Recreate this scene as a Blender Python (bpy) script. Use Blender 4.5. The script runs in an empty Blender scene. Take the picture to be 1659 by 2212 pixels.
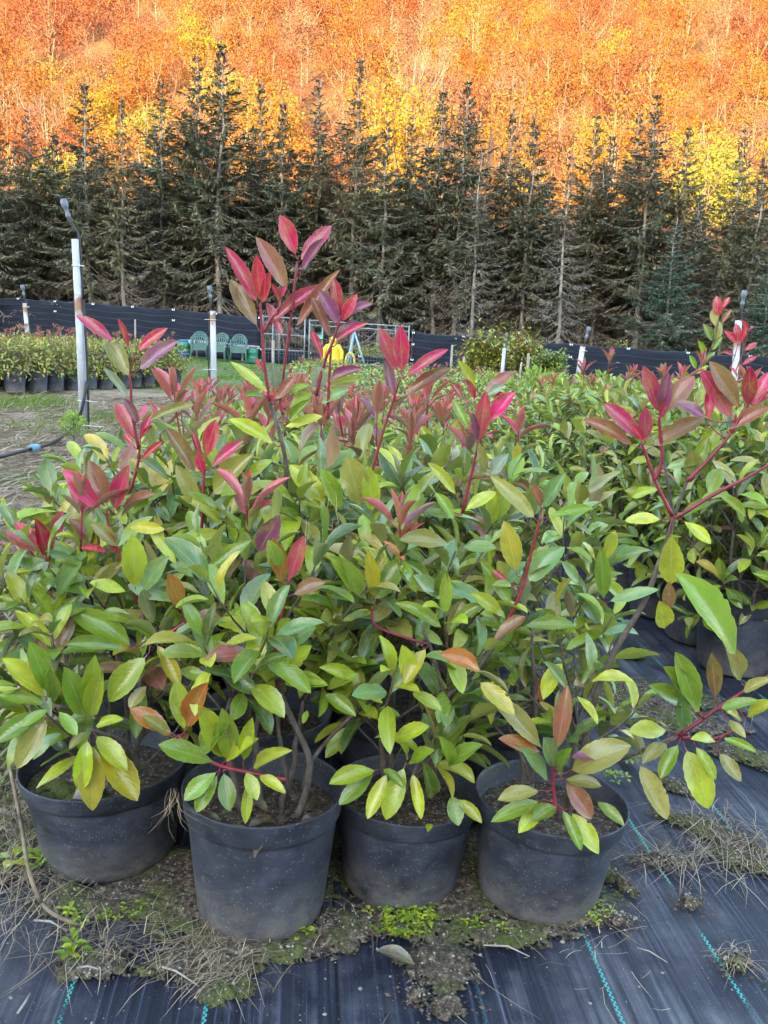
import bpy, math, random
import numpy as np
from mathutils import Vector, Matrix, noise

SC = bpy.context.scene
COL = SC.collection
PI = math.pi
rad = math.radians

# ------------------------------------------------------------------ camera
CAM_H = 1.2; PITCH = rad(11.75); ROLL = rad(2.4); FPX = 2000.0; CX, CY = 829.5, 1106.0
FW = Vector((0, math.cos(PITCH), -math.sin(PITCH)))
UP0 = Vector((0, math.sin(PITCH), math.cos(PITCH))); RT0 = Vector((1, 0, 0))
RT = math.cos(ROLL) * RT0 + math.sin(ROLL) * UP0
UP = -math.sin(ROLL) * RT0 + math.cos(ROLL) * UP0
EYE = Vector((0, 0, CAM_H))
cd = bpy.data.cameras.new('camera'); co = bpy.data.objects.new('camera', cd); COL.objects.link(co)
co.matrix_world = Matrix(((RT.x, UP.x, -FW.x, 0), (RT.y, UP.y, -FW.y, 0), (RT.z, UP.z, -FW.z, CAM_H), (0, 0, 0, 1)))
cd.sensor_fit = 'VERTICAL'; cd.sensor_height = 36; cd.lens = FPX / 2212 * 36
cd.clip_start = 0.05; cd.clip_end = 2000
SC.camera = co

# ------------------------------------------------------------------ sky, sun, exposure
SUN_EL = rad(12); SUN_AZ = rad(16)          # the sun stands low behind the photographer, a little to the left
w = bpy.data.worlds.new('World'); SC.world = w; w.use_nodes = True
sk = w.node_tree.nodes.new('ShaderNodeTexSky'); sk.sky_type = 'NISHITA'; sk.sun_disc = False
sk.sun_elevation = SUN_EL; sk.sun_rotation = PI + SUN_AZ
bg = w.node_tree.nodes['Background']; bg.inputs[1].default_value = 0.15
w.node_tree.links.new(sk.outputs[0], bg.inputs[0])
sl = bpy.data.lights.new('sun', 'SUN'); sl.energy = 2.0; sl.angle = rad(0.5); sl.color = (1.0, 0.86, 0.66)
so = bpy.data.objects.new('sun', sl); COL.objects.link(so)
sdir = Vector((-math.sin(SUN_AZ) * math.cos(SUN_EL), -math.cos(SUN_AZ) * math.cos(SUN_EL), math.sin(SUN_EL)))
so.rotation_euler = sdir.to_track_quat('Z', 'Y').to_euler(); so.location = (0, -20, 80)
SC.view_settings.view_transform = 'Standard'; SC.view_settings.look = 'None'
SC.view_settings.exposure = 3.45; SC.view_settings.gamma = 1.0
SC.view_settings.use_white_balance = True
SC.view_settings.white_balance_temperature = 7000
SC.view_settings.white_balance_tint = 10
SC.cycles.max_bounces = 8; SC.cycles.diffuse_bounces = 4; SC.cycles.transmission_bounces = 4
SC.cycles.use_denoising = True

# ------------------------------------------------------------------ geometry helpers
def ray(px, py):
    return FW + RT * ((px - CX) / FPX) + UP * (-(py - CY) / FPX)
def at(px, py, Y):
    d = ray(px, py); return EYE + d * (Y / d.y)
def gz(x, y):
    t = max(0.0, y - 4) / 28
    return -min(t, 1.3) * (.55 + .025 * max(-14, min(14, x)))
def og(px, py):
    d = ray(px, py); z = 0.0
    for _ in range(30):
        p = EYE + d * ((z - CAM_H) / d.z); z = gz(p.x, p.y)
    return Vector((p.x, p.y, z))

def tag(o, label=None, cat=None, group=None, kind=None):
    if label: o['label'] = label
    if cat: o['category'] = cat
    if group: o['group'] = group
    if kind: o['kind'] = kind
    return o
def empty(name, loc=(0, 0, 0), rz=0.0):
    o = bpy.data.objects.new(name, None); o.empty_display_size = 0.1
    COL.objects.link(o); o.location = loc; o.rotation_euler = (0, 0, rz); return o
KIDS = {}
def link(name, me, parent=None):
    o = bpy.data.objects.new(name, me); COL.objects.link(o)
    if parent is not None:
        o.parent = parent; KIDS.setdefault(parent.name, []).append(o)
    return o
def copy_tree(root):
    r = root.copy(); COL.objects.link(r)
    for ch in KIDS.get(root.name, []):
        c = ch.copy(); COL.objects.link(c); c.parent = r; KIDS.setdefault(r.name, []).append(c)
        for g in KIDS.get(ch.name, []):
            d = g.copy(); COL.objects.link(d); d.parent = c
    return r

class MB:
    def __init__(s): s.v = []; s.f = []; s.m = []; s.sm = []
    def add(s, vs, fs, mi=0, sm=True):
        b = len(s.v); s.v += [tuple(v) for v in vs]
        for f in fs: s.f.append(tuple(b + i for i in f)); s.m.append(mi); s.sm.append(sm)
    def tube(s, pts, rs, n=6, mi=0, cap=True):
        pts = [Vector(p) for p in pts]
        if not hasattr(rs, '__len__'): rs = [rs] * len(pts)
        vs = []; prev = None
        for i, p in enumerate(pts):
            t = (pts[min(i + 1, len(pts) - 1)] - pts[max(i - 1, 0)])
            if t.length < 1e-9: t = Vector((0, 0, 1))
            t.normalize()
            if prev is None:
                a = t.orthogonal().normalized()
            else:
                a = prev - t * prev.dot(t)
                if a.length < 1e-6: a = t.orthogonal()
                a.normalize()
            prev = a; b = t.cross(a)
            for k in range(n):
                q = 2 * PI * k / n; vs.append(p + (a * math.cos(q) + b * math.sin(q)) * rs[i])
        fs = [(i * n + k, i * n + (k + 1) % n, (i + 1) * n + (k + 1) % n, (i + 1) * n + k) for i in range(len(pts) - 1) for k in range(n)]
        if cap:
            fs.append(tuple(reversed(range(n)))); fs.append(tuple((len(pts) - 1) * n + k for k in range(n)))
        s.add(vs, fs, mi)
    def lathe(s, prof, n=32, mi=0, c=(0, 0, 0), close=False):
        vs = [(c[0] + r * math.cos(2 * PI * k / n), c[1] + r * math.sin(2 * PI * k / n), c[2] + z) for r, z in prof for k in range(n)]
        L = len(prof)
        fs = [(i * n + k, i * n + (k + 1) % n, (i + 1) * n + (k + 1) % n, (i + 1) * n + k) for i in range(L - 1) for k in range(n)]
        if close: fs.append(tuple((L - 1) * n + k for k in range(n)))
        s.add(vs, fs, mi)
    def box(s, c, sz, mi=0, M=None, bev=0.0):
        x, y, z = [q / 2 for q in sz]
        vs = [Vector((a * x, b * y, d * z)) for a in (-1, 1) for b in (-1, 1) for d in (-1, 1)]
        if M is not None: vs = [M @ v for v in vs]
        vs = [v + Vector(c) for v in vs]
        s.add(vs, [(0, 1, 3, 2), (4, 6, 7, 5), (0, 4, 5, 1), (2, 3, 7, 6), (0, 2, 6, 4), (1, 5, 7, 3)], mi, False)
    def build(s, name, mats, parent=None):
        me = bpy.data.meshes.new(name); me.from_pydata(s.v, [], s.f)
        if not isinstance(mats, (list, tuple)): mats = [mats]
        for m in mats: me.materials.append(m)
        me.polygons.foreach_set('material_index', s.m); me.polygons.foreach_set('use_smooth', s.sm); me.update()
        return link(name, me, parent)

def np_mesh(name, V, F4, mat, attrs=None, smooth=True, midx=None):
    """V (n,3), F4 (m,4) numpy quads"""
    me = bpy.data.meshes.new(name); n = len(V); m = len(F4)
    me.vertices.add(n); me.vertices.foreach_set('co', np.asarray(V, np.float32).ravel())
    me.loops.add(m * 4); me.loops.foreach_set('vertex_index', np.asarray(F4, np.int32).ravel())
    me.polygons.add(m); me.polygons.foreach_set('loop_start', np.arange(m, dtype=np.int32) * 4)
    try: me.polygons.foreach_set('loop_total', np.full(m, 4, np.int32))
    except Exception: pass
    me.polygons.foreach_set('use_smooth', np.full(m, smooth))
    for mm in (mat if isinstance(mat, (list, tuple)) else [mat]): me.materials.append(mm)
    if midx is not None: me.polygons.foreach_set('material_index', np.asarray(midx, np.int32))
    for k, (ty, arr) in (attrs or {}).items():
        a = me.attributes.new(k, ty, 'POINT')
        a.data.foreach_set('color' if 'COLOR' in ty else 'vector', np.asarray(arr, np.float32).ravel())
    me.update(calc_edges=True); me.validate()
    return me

# ------------------------------------------------------------------ materials
class G:
    def __init__(s, name):
        s.mat = bpy.data.materials.new(name); s.mat.use_nodes = True
        s.nt = s.mat.node_tree; s.b = s.nt.nodes['Principled BSDF']; s.out = s.nt.nodes['Material Output']
    def n(s, t, ins=None, out=0, **props):
        nd = s.nt.nodes.new('ShaderNode' + t)
        for k, v in props.items(): setattr(nd, k, v)
        for k, v in (ins or {}).items(): s.set(nd.inputs[k], v)
        return nd.outputs[out]
    def set(s, sock, v):
        if isinstance(v, bpy.types.NodeSocket): s.nt.links.new(v, sock)
        else:
            if sock.type == 'RGBA' and len(v) == 3: v = (*v, 1)
            sock.default_value = v
    def bs(s, **k):
        for kk, v in k.items(): s.set(s.b.inputs[kk.replace('_', ' ')], v)
        return s
    def obj(s): return s.n('TexCoord', out=3)
    def noise(s, vec, scale, detail=4, rough=.55, out=0):
        return s.n('TexNoise', {'Vector': vec, 'Scale': scale, 'Detail': detail, 'Roughness': rough}, out=out)
    def ramp(s, f, stops):
        nd = s.nt.nodes.new('ShaderNodeValToRGB'); e = nd.color_ramp.elements
        while len(e) < len(stops): e.new(0.5)
        for i, (p, c) in enumerate(stops):
            e[i].position = p; e[i].color = (*c, 1) if not isinstance(c, (int, float)) else (c, c, c, 1)
        s.set(nd.inputs[0], f); return nd.outputs[0]
    def mix(s, f, a, b, blend='MIX'):
        nd = s.nt.nodes.new('ShaderNodeMix'); nd.data_type = 'RGBA'; nd.blend_type = blend
        s.set(nd.inputs[0], f); s.set(nd.inputs[6], a); s.set(nd.inputs[7], b); return nd.outputs[2]
    def math(s, op, a, b=0.0, c=0.0, clamp=False):
        nd = s.nt.nodes.new('ShaderNodeMath'); nd.operation = op; nd.use_clamp = clamp
        s.set(nd.inputs[0], a); s.set(nd.inputs[1], b); s.set(nd.inputs[2], c); return nd.outputs[0]
    def sep(s, v):
        nd = s.nt.nodes.new('ShaderNodeSeparateXYZ'); s.set(nd.inputs[0], v); return nd.outputs
    def comb(s, x, y, z):
        nd = s.nt.nodes.new('ShaderNodeCombineXYZ')
        for i, v in enumerate((x, y, z)): s.set(nd.inputs[i], v)
        return nd.outputs[0]
    def mapv(s, vec, scale=(1, 1, 1), rot=(0, 0, 0)):
        return s.n('Mapping', {'Vector': vec, 'Scale': scale, 'Rotation': rot})
    def bump(s, h, strength=.3, dist=.01):
        s.set(s.b.inputs['Normal'], s.n('Bump', {'Height': h, 'Strength': strength, 'Distance': dist}))
        return s
    def translucent(s, col, fac):
        t = s.n('BsdfTranslucent', {'Color': col})
        nd = s.nt.nodes.new('ShaderNodeMixShader'); s.set(nd.inputs[0], fac)
        s.nt.links.new(s.b.outputs[0], nd.inputs[1]); s.nt.links.new(t, nd.inputs[2])
        s.nt.links.new(nd.outputs[0], s.out.inputs[0]); return s

MATS = {}
def plain(name, col, rough=.6, var=.25, scale=8, metal=0.0, spec=.5):
    g = G(name); v = g.noise(g.obj(), scale, 5)
    d = tuple(c * (1 - var) for c in col); l = tuple(min(1, c * (1 + var)) for c in col)
    g.bs(Base_Color=g.ramp(v, [(.3, d), (.7, l)]), Roughness=rough, Metallic=metal); g.b.inputs['Specular IOR Level'].default_value = spec
    MATS[name] = g.mat; return g.mat

# --- the leaf: colour per leaf in 'leafcol', (u, v, random) in 'leafuv'
def leaf_material():
    g = G('leaf'); c = g.n('Attribute', attribute_name='leafcol'); uv = g.n('Attribute', out=1, attribute_name='leafuv')
    x, y, r = g.sep(uv)[:3]
    au = g.math('ABSOLUTE', x)
    pos = g.comb(g.math('MULTIPLY', x, .35), y, g.math('MULTIPLY', r, 37.0))
    blot = g.noise(pos, 2.6, 4)
    col = g.mix(g.math('MULTIPLY', g.ramp(blot, [(.4, 0.0), (.68, 1.0)]), .5), c, (0.26, 0.24, 0.035))
    col = g.mix(g.math('MULTIPLY', g.ramp(g.noise(pos, 5.0, 3), [(.35, 1.0), (.6, 0.0)]), .35), col, g.mix(.5, c, (.01, .03, .01), 'MULTIPLY'))
    mid = g.ramp(au, [(0.02, 1.0), (.07, 0.0)])
    side = g.math('FRACT', g.math('ADD', g.math('MULTIPLY', y, 11.0), g.math('MULTIPLY', au, -3.4)))
    sv = g.ramp(side, [(0.0, 1.0), (.10, 0.0)])
    col = g.mix(g.math('MULTIPLY', sv, .13), col, g.mix(.55, c, (.5, .5, .2)))
    col = g.mix(g.math('MULTIPLY', mid, .6), col, g.mix(.5, c, (.55, .42, .22)))
    col = g.mix(g.math('MULTIPLY', g.ramp(au, [(.9, 0.0), (1.0, 1.0)]), .45), col, g.mix(.6, c, (.6, .5, .12)))
    # leaf spot: small brown specks on some leaves
    vo = g.n('TexVoronoi', {'Vector': g.comb(g.math('MULTIPLY', x, .4), y, g.math('MULTIPLY', r, 91.0)), 'Scale': 9.0})
    few = g.math('GREATER_THAN', g.math('FRACT', g.math('MULTIPLY', r, 7.31)), .55)
    col = g.mix(g.math('MULTIPLY', g.ramp(vo, [(.08, 1.0), (.15, 0.0)]), g.math('MULTIPLY', few, .75)), col, (.05, .018, .012))
    pet = g.ramp(y, [(.07, 1.0), (.13, 0.0)])
    col = g.mix(pet, col, (.30, .05, .035))
    back = g.n('NewGeometry', out=6)
    pale = g.mix(.45, col, (.34, .33, .17))
    col2 = g.mix(back, col, pale)
    g.bs(Base_Color=col2, Roughness=g.math('ADD', g.math('ADD', g.math('MULTIPLY', back, .25), .19), g.math('MULTIPLY', blot, .14))); g.b.inputs['Specular IOR Level'].default_value = .75
    h = g.math('ADD', g.math('MULTIPLY', g.math('SINE', g.math('MULTIPLY', side, 2 * PI)), .16), g.math('MULTIPLY', g.noise(pos, 7.0, 3), 1.3))
    g.bump(h, .22, .002)
    g.translucent(col, .2)
    few2 = g.math('GREATER_THAN', g.math('FRACT', g.math('MULTIPLY', r, 23.7)), .80)
    bite = g.math('GREATER_THAN', g.math('ADD', au, g.math('MULTIPLY', g.math('SUBTRACT', g.noise(pos, 7.0, 2), .5), 2.2)), 1.22)
    tr_ = g.n('BsdfTransparent'); mx = g.nt.nodes.new('ShaderNodeMixShader'); old = g.out.inputs[0].links[0].from_socket
    g.set(mx.inputs[0], g.math('MULTIPLY', few2, bite)); g.nt.links.new(old, mx.inputs[1]); g.nt.links.new(tr_, mx.inputs[2]); g.nt.links.new(mx.outputs[0], g.out.inputs[0])
    return g.mat
LEAF = leaf_material()

def pot_material():
    g = G('pot_plastic'); o = g.obj(); oi = g.n('ObjectInfo', out=5)
    p = g.n('VectorMath', {0: o, 1: g.comb(g.math('MULTIPLY', oi, 17.0), g.math('MULTIPLY', oi, 9.0), 0.0)}, operation='ADD')
    big = g.noise(p, 9, 6, .65); fine = g.noise(p, 160, 3)
    sx = g.noise(g.mapv(p, (14, 10, 22), (.5, .9, .3)), 3.0, 6)
    col = g.ramp(big, [(.34, (.020, .023, .033)), (.52, (.046, .052, .070)), (.68, (.088, .097, .122))])
    col = g.mix(g.ramp(sx, [(.58, 0.0), (.72, .5)]), col, (.13, .14, .165))
    z = g.sep(o)[2]
    dirt = g.math('MULTIPLY', g.ramp(z, [(0.0, 1.0), (.14, 0.0)]), g.ramp(g.noise(p, 22, 5, .7), [(.32, 0.0), (.62, .9)]))
    col = g.mix(dirt, col, (.19, .165, .14))
    vo = g.n('TexVoronoi', {'Vector': p, 'Scale': 170.0})
    vs = g.n('TexVoronoi', {'Vector': p, 'Scale': 170.0}, out=1)
    spk = g.math('MULTIPLY', g.ramp(vo, [(.1, 1.0), (.2, 0.0)]), g.math('GREATER_THAN', g.sep(vs)[0], .66))
    col = g.mix(g.math('MULTIPLY', spk, .8), col, (.42, .40, .36))
    scr = g.ramp(g.noise(g.mapv(p, (9, 3, 26), (.9, .7, .2)), 5.0, 2), [(.49, 0.0), (.5, 1.0), (.51, 0.0)])
    col = g.mix(g.math('MULTIPLY', scr, .45), col, (.008, .008, .010))
    g.bs(Base_Color=col, Roughness=g.ramp(big, [(.3, .45), (.7, .68)]))
    g.bump(g.math('ADD', fine, g.math('MULTIPLY', scr, -.6)), .35, .0015); return g.mat
POT = pot_material()

def bark_material():
    g = G('shrub_bark'); o = g.obj()
    v = g.noise(g.mapv(o, (1, 1, .35)), 60, 5, .7)
    g.bs(Base_Color=g.ramp(v, [(.3, (.05, .036, .028)), (.55, (.13, .10, .08)), (.75, (.24, .21, .18))]), Roughness=.8)
    g.bump(v, .5, .003); return g.mat
BARK = bark_material()
def redstem_material():
    g = G('red_stem'); v = g.noise(g.obj(), 30, 3)
    g.bs(Base_Color=g.ramp(v, [(.3, (.14, .012, .022)), (.7, (.30, .03, .045))]), Roughness=.4); return g.mat
REDSTEM = redstem_material()

def soil_material(name='soil', moss=.45):
    g = G(name); o = g.obj()
    a = g.noise(o, 14, 6, .7); b = g.noise(o, 90, 4, .7); m = g.noise(o, 7.0, 4, .6)
    col = g.ramp(b, [(.34, (.015, .010, .007)), (.52, (.085, .060, .040)), (.72, (.30, .235, .165))])
    mossc = g.ramp(b, [(.3, (.02, .026, .006)), (.7, (.13, .14, .035))])
    col = g.mix(g.ramp(m, [(moss, 0.0), (moss + .12, 1.0)]), col, mossc)
    vo = g.n('TexVoronoi', {'Vector': o, 'Scale': 130.0}); vs = g.n('TexVoronoi', {'Vector': o, 'Scale': 130.0}, out=1)
    spk = g.math('MULTIPLY', g.ramp(vo, [(.25, 1.0), (.33, 0.0)]), g.math('GREATER_THAN', g.sep(vs)[0], .8))
    col = g.mix(g.math('MULTIPLY', spk, .8), col, (.45, .40, .34))
    g.bs(Base_Color=col, Roughness=.95); g.bump(g.math('ADD', g.math('MULTIPLY', a, 2.0), b), .9, .006)
    if name == 'soil':
        f = g.sep(g.n('Attribute', out=1, attribute_name='leafuv'))[0]
        cut = g.math('GREATER_THAN', g.math('ADD', f, g.math('MULTIPLY', g.math('SUBTRACT', g.noise(o, 55, 6, .75), .5), 2.6)), .93)
        t_ = g.n('BsdfTransparent'); m_ = g.nt.nodes.new('ShaderNodeMixShader'); g.set(m_.inputs[0], cut)
        g.nt.links.new(g.b.outputs[0], m_.inputs[1]); g.nt.links.new(t_, m_.inputs[2]); g.nt.links.new(m_.outputs[0], g.out.inputs[0])
    return g.mat
SOIL = soil_material('soil', .47); POTSOIL = soil_material('pot_soil', .52)

ROW_ANG = rad(5.0)      # the rows run five degrees to the left of the view
def fabric_material():
    g = G('weed_fabric'); o = g.obj()
    p = g.mapv(o, (1, 1, 1), (0, 0, -ROW_ANG)); x, y, z = g.sep(p)[:3]
    # lengthwise streaks of the woven tape
    st = g.noise(g.mapv(p, (95, 1.3, 1)), 1.0, 4, .7)
    st2 = g.noise(g.mapv(p, (30, .5, 1)), 1.0, 3, .6)
    wx = g.math('SINE', g.math('MULTIPLY', x, 2 * PI / .0036)); wy = g.math('SINE', g.math('MULTIPLY', y, 2 * PI / .0046))
    weave = g.math('MULTIPLY', wx, wy)
    col = g.ramp(st, [(.38, (.003, .0035, .007)), (.56, (.009, .011, .020)), (.74, (.075, .085, .115))])
    col = g.mix(g.math('MULTIPLY', g.math('ADD', g.math('MULTIPLY', weave, .5), .5), .75), col, g.mix(1.0, col, (2.8, 2.8, 2.85), 'MULTIPLY'))
    dust = g.math('MULTIPLY', g.ramp(g.noise(p, 2.3, 6, .65), [(.46, 0.0), (.62, 1.0)]), g.ramp(st2, [(.40, .05), (.62, 1.0)]))
    dustw = g.math('MULTIPLY', dust, g.math('ADD', g.math('MULTIPLY', weave, .25), .55))
    col = g.mix(g.math('MULTIPLY', dustw, .55), col, (.36, .36, .39))
    # green tracer threads every quarter metre, dashed
    cell = g.math('MULTIPLY', g.math('SUBTRACT', g.math('FRACT', g.math('ADD', g.math('DIVIDE', g.math('SUBTRACT', x, .338), .245), 100.5)), .5), .245)
    ax = g.math('ABSOLUTE', cell)
    line = g.math('MULTIPLY', g.math('LESS_THAN', ax, .0034), g.math('GREATER_THAN', g.math('ABSOLUTE', g.math('SUBTRACT', x, .093)), .03))
    chk = g.math('GREATER_THAN', g.math('MULTIPLY', g.math('SINE', g.math('MULTIPLY', y, 2 * PI / .0125)), g.math('SIGN', cell)), -.25)
    worn = g.ramp(g.noise(p, 5.0, 3), [(.42, .15), (.5, .95)])
    col = g.mix(g.math('MULTIPLY', g.math('MULTIPLY', line, chk), worn), col, (.035, .42, .36))
    seam = g.math('LESS_THAN', g.math('ABSOLUTE', g.math('SUBTRACT', x, .080)), .0028)
    col = g.mix(g.math('MULTIPLY', seam, .8), col, (.004, .004, .005))
    gr = g.noise(o, 240, 2); col = g.mix(g.ramp(gr, [(.70, 0.0), (.74, .7)]), col, (.34, .31, .27))
    g.bs(Base_Color=col, Roughness=.52)
    g.bump(g.math('ADD', g.math('MULTIPLY', weave, .5), g.math('MULTIPLY', st, 2.0)), .5, .0015); return g.mat
FABRIC = fabric_material()

def ground_material():
    g = G('field_ground'); o = g.obj()
    a = g.noise(o, .55, 5, .6); b = g.noise(o, 28, 5, .75); s = g.noise(g.mapv(o, (9, 40, 1), (0, 0, .5)), 1.6, 4, .7)
    straw = g.ramp(b, [(.3, (.06, .04, .026)), (.5, (.22, .15, .092)), (.72, (.50, .38, .25))])
    straw = g.mix(g.ramp(s, [(.48, 0.0), (.62, .8)]), straw, (.58, .46, .31))
    grass = g.ramp(b, [(.3, (.035, .06, .012)), (.7, (.17, .23, .05))])
    y = g.sep(o)[1]
    far = g.ramp(g.math('DIVIDE', y, 40.0), [(.42, 0.0), (.56, .42)])
    k = g.math('ADD', a, far)
    col = g.mix(g.ramp(k, [(.55, 0.0), (.66, 1.0)]), straw, grass)
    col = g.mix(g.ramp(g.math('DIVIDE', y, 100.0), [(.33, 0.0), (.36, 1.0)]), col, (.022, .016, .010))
    g.bs(Base_Color=col, Roughness=.95); g.bump(b, .8, .02); return g.mat
GROUND = ground_material()

def strandmat(name, a, b, transl=.15, rough=.6):
    g = G(name); oi = g.n('Attribute', attribute_name='leafcol')
    g.bs(Base_Color=g.mix(oi, a, b), Roughness=rough); g.translucent(g.mix(oi, a, b), transl); return g.mat

# ------------------------------------------------------------------ terrain
def smooth(a, b, x):
    t = max(0, min(1, (x - a) / (b - a))); return t * t * (3 - 2 * t)
def grid_mesh(name, xs, ys, fz, mat, keep=None):
    nx, ny = len(xs), len(ys)
    V = np.array([(x, y, fz(x, y)) for y in ys for x in xs])
    F = [(j * nx + i, j * nx + i + 1, (j + 1) * nx + i + 1, (j + 1) * nx + i) for j in range(ny - 1) for i in range(nx - 1)
         if keep is None or keep((xs[i] + xs[i + 1]) / 2, (ys[j] + ys[j + 1]) / 2)]
    return np_mesh(name, V, np.array(F), mat)
def rng_lin(a, b, n): return [a + (b - a) * i / (n - 1) for i in range(n)]
def edge_x(y): return -.80 - math.tan(ROW_ANG) * (y - 1.9) + .05 * noise.noise(Vector((0, y * 1.7, 3)))
def on_fabric(x, y):
    if y < 1.86: return x > -3
    return x > edge_x(y) and y < 25
def ground_z(x, y):
    z = gz(x, y) - .014
    if not on_fabric(x, y) and y < 40:
        z += .05 * noise.noise(Vector((x * .8, y * .8, 0))) * smooth(1.9, 5, y) + .012 * noise.noise(Vector((x * 5, y * 5, 0)))
    return z
xs = rng_lin(-90, -14, 16) + rng_lin(-13, -1, 60) + rng_lin(-.9, 14, 50) + rng_lin(18, 90, 14)
ys = rng_lin(-60, -2, 12) + rng_lin(-1.5, 14, 90) + rng_lin(14.4, 40, 50) + rng_lin(42, 75, 10)
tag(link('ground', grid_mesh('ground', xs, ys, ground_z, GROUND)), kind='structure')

def fab_z(x, y):
    return gz(x, y) + .0035 * noise.noise(Vector((x * 3.0, y * 1.1, 5))) + .0022 * noise.noise(Vector((x * 14, y * 2.2, 9)))
xs = rng_lin(-3, -1.3, 24) + rng_lin(-1.27, 1.6, 110) + rng_lin(1.64, 4, 40) + rng_lin(4.3, 14, 20)
ys = rng_lin(.4, 3.2, 120) + rng_lin(3.25, 8, 60) + rng_lin(8.3, 25, 40)
fab = link('weed_fabric_ground', grid_mesh('weed_fabric_ground', xs, ys, fab_z, FABRIC, lambda x, y: on_fabric(x, y) and (x > -.8 or y < 1.9 or True)))
tag(fab, kind='structure')

def hill_material():
    g = G('hill_leaf_litter'); o = g.obj()
    a = g.noise(o, .06, 5, .6); b = g.noise(o, 1.3, 5, .7)
    col = g.mix(g.ramp(a, [(.4, 0.0), (.6, 1.0)]), g.ramp(b, [(.3, (.07, .02, .008)), (.7, (.26, .08, .02))]), g.ramp(b, [(.3, (.09, .04, .008)), (.7, (.28, .14, .025))]))
    col = g.mix(g.ramp(g.math('DIVIDE', g.sep(o)[1], 100.0), [(.70, 1.0), (.78, 0.0)]), col, (.012, .010, .006))  # hill foot painted dark as spruce litter, standing in for forest shade
    g.bs(Base_Color=col, Roughness=.95); g.bump(b, 1.0, .4); return g.mat
def hill_z(x, y):
    t = y - 64
    return -1.2 + max(0, t) * .40 + .0009 * max(0, t) ** 2 + 2.5 * noise.noise(Vector((x * .02, y * .02, 1))) * smooth(64, 100, y)
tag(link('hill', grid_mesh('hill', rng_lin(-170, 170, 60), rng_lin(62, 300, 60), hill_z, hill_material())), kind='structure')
# unseen ridge added behind the photographer to keep the nursery in shade
def ridge_z(x, y):
    d = -y
    return -1.5 + 53 * smooth(25, 122, d) + (2.0 * noise.noise(Vector((x * .03, y * .03, 7)))) * smooth(40, 100, d)
rm = plain('shade_ridge_skin', (.03, .04, .018), .95, .5, .2)
tag(link('shade_ridge', grid_mesh('shade_ridge', rng_lin(-420, 300, 90), rng_lin(-200, -22, 40), ridge_z, rm)), kind='structure')

# ------------------------------------------------------------------ leaves
PAL = {
 'green': [(.21, .35, .028), (.25, .39, .03), (.16, .29, .026), (.30, .43, .035), (.12, .23, .026), (.18, .32, .03)],
 'deep': [(.055, .14, .022), (.07, .16, .03), (.045, .11, .022)],
 'teal': [(.12, .26, .07), (.16, .31, .10), (.20, .35, .12)],
 'lime': [(.43, .51, .035), (.48, .52, .04), (.37, .48, .03)],
 'olive': [(.30, .29, .06), (.34, .30, .08), (.27, .25, .06)],
 'yellow': [(.50, .42, .03), (.42, .36, .03), (.55, .40, .05)],
 'red': [(.62, .010, .075), (.68, .018, .10), (.50, .010, .065)],
 'pink': [(.72, .035, .17), (.68, .05, .15)],
 'dullred': [(.50, .026, .095), (.46, .045, .085), (.54, .035, .12)],
 'brown': [(.30, .095, .06), (.27, .13, .06), (.33, .10, .08)],
 'purple': [(.27, .06, .15), (.24, .04, .11), (.34, .09, .20)],
 'orange': [(.48, .14, .025), (.42, .16, .03)],
 'pale': [(.22, .32, .20), (.27, .34, .24)],
}
def pick(rng, key):
    c = rng.choice(PAL[key]); k = rng.uniform(.74, 1.22); return tuple(v * k for v in c)

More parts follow.
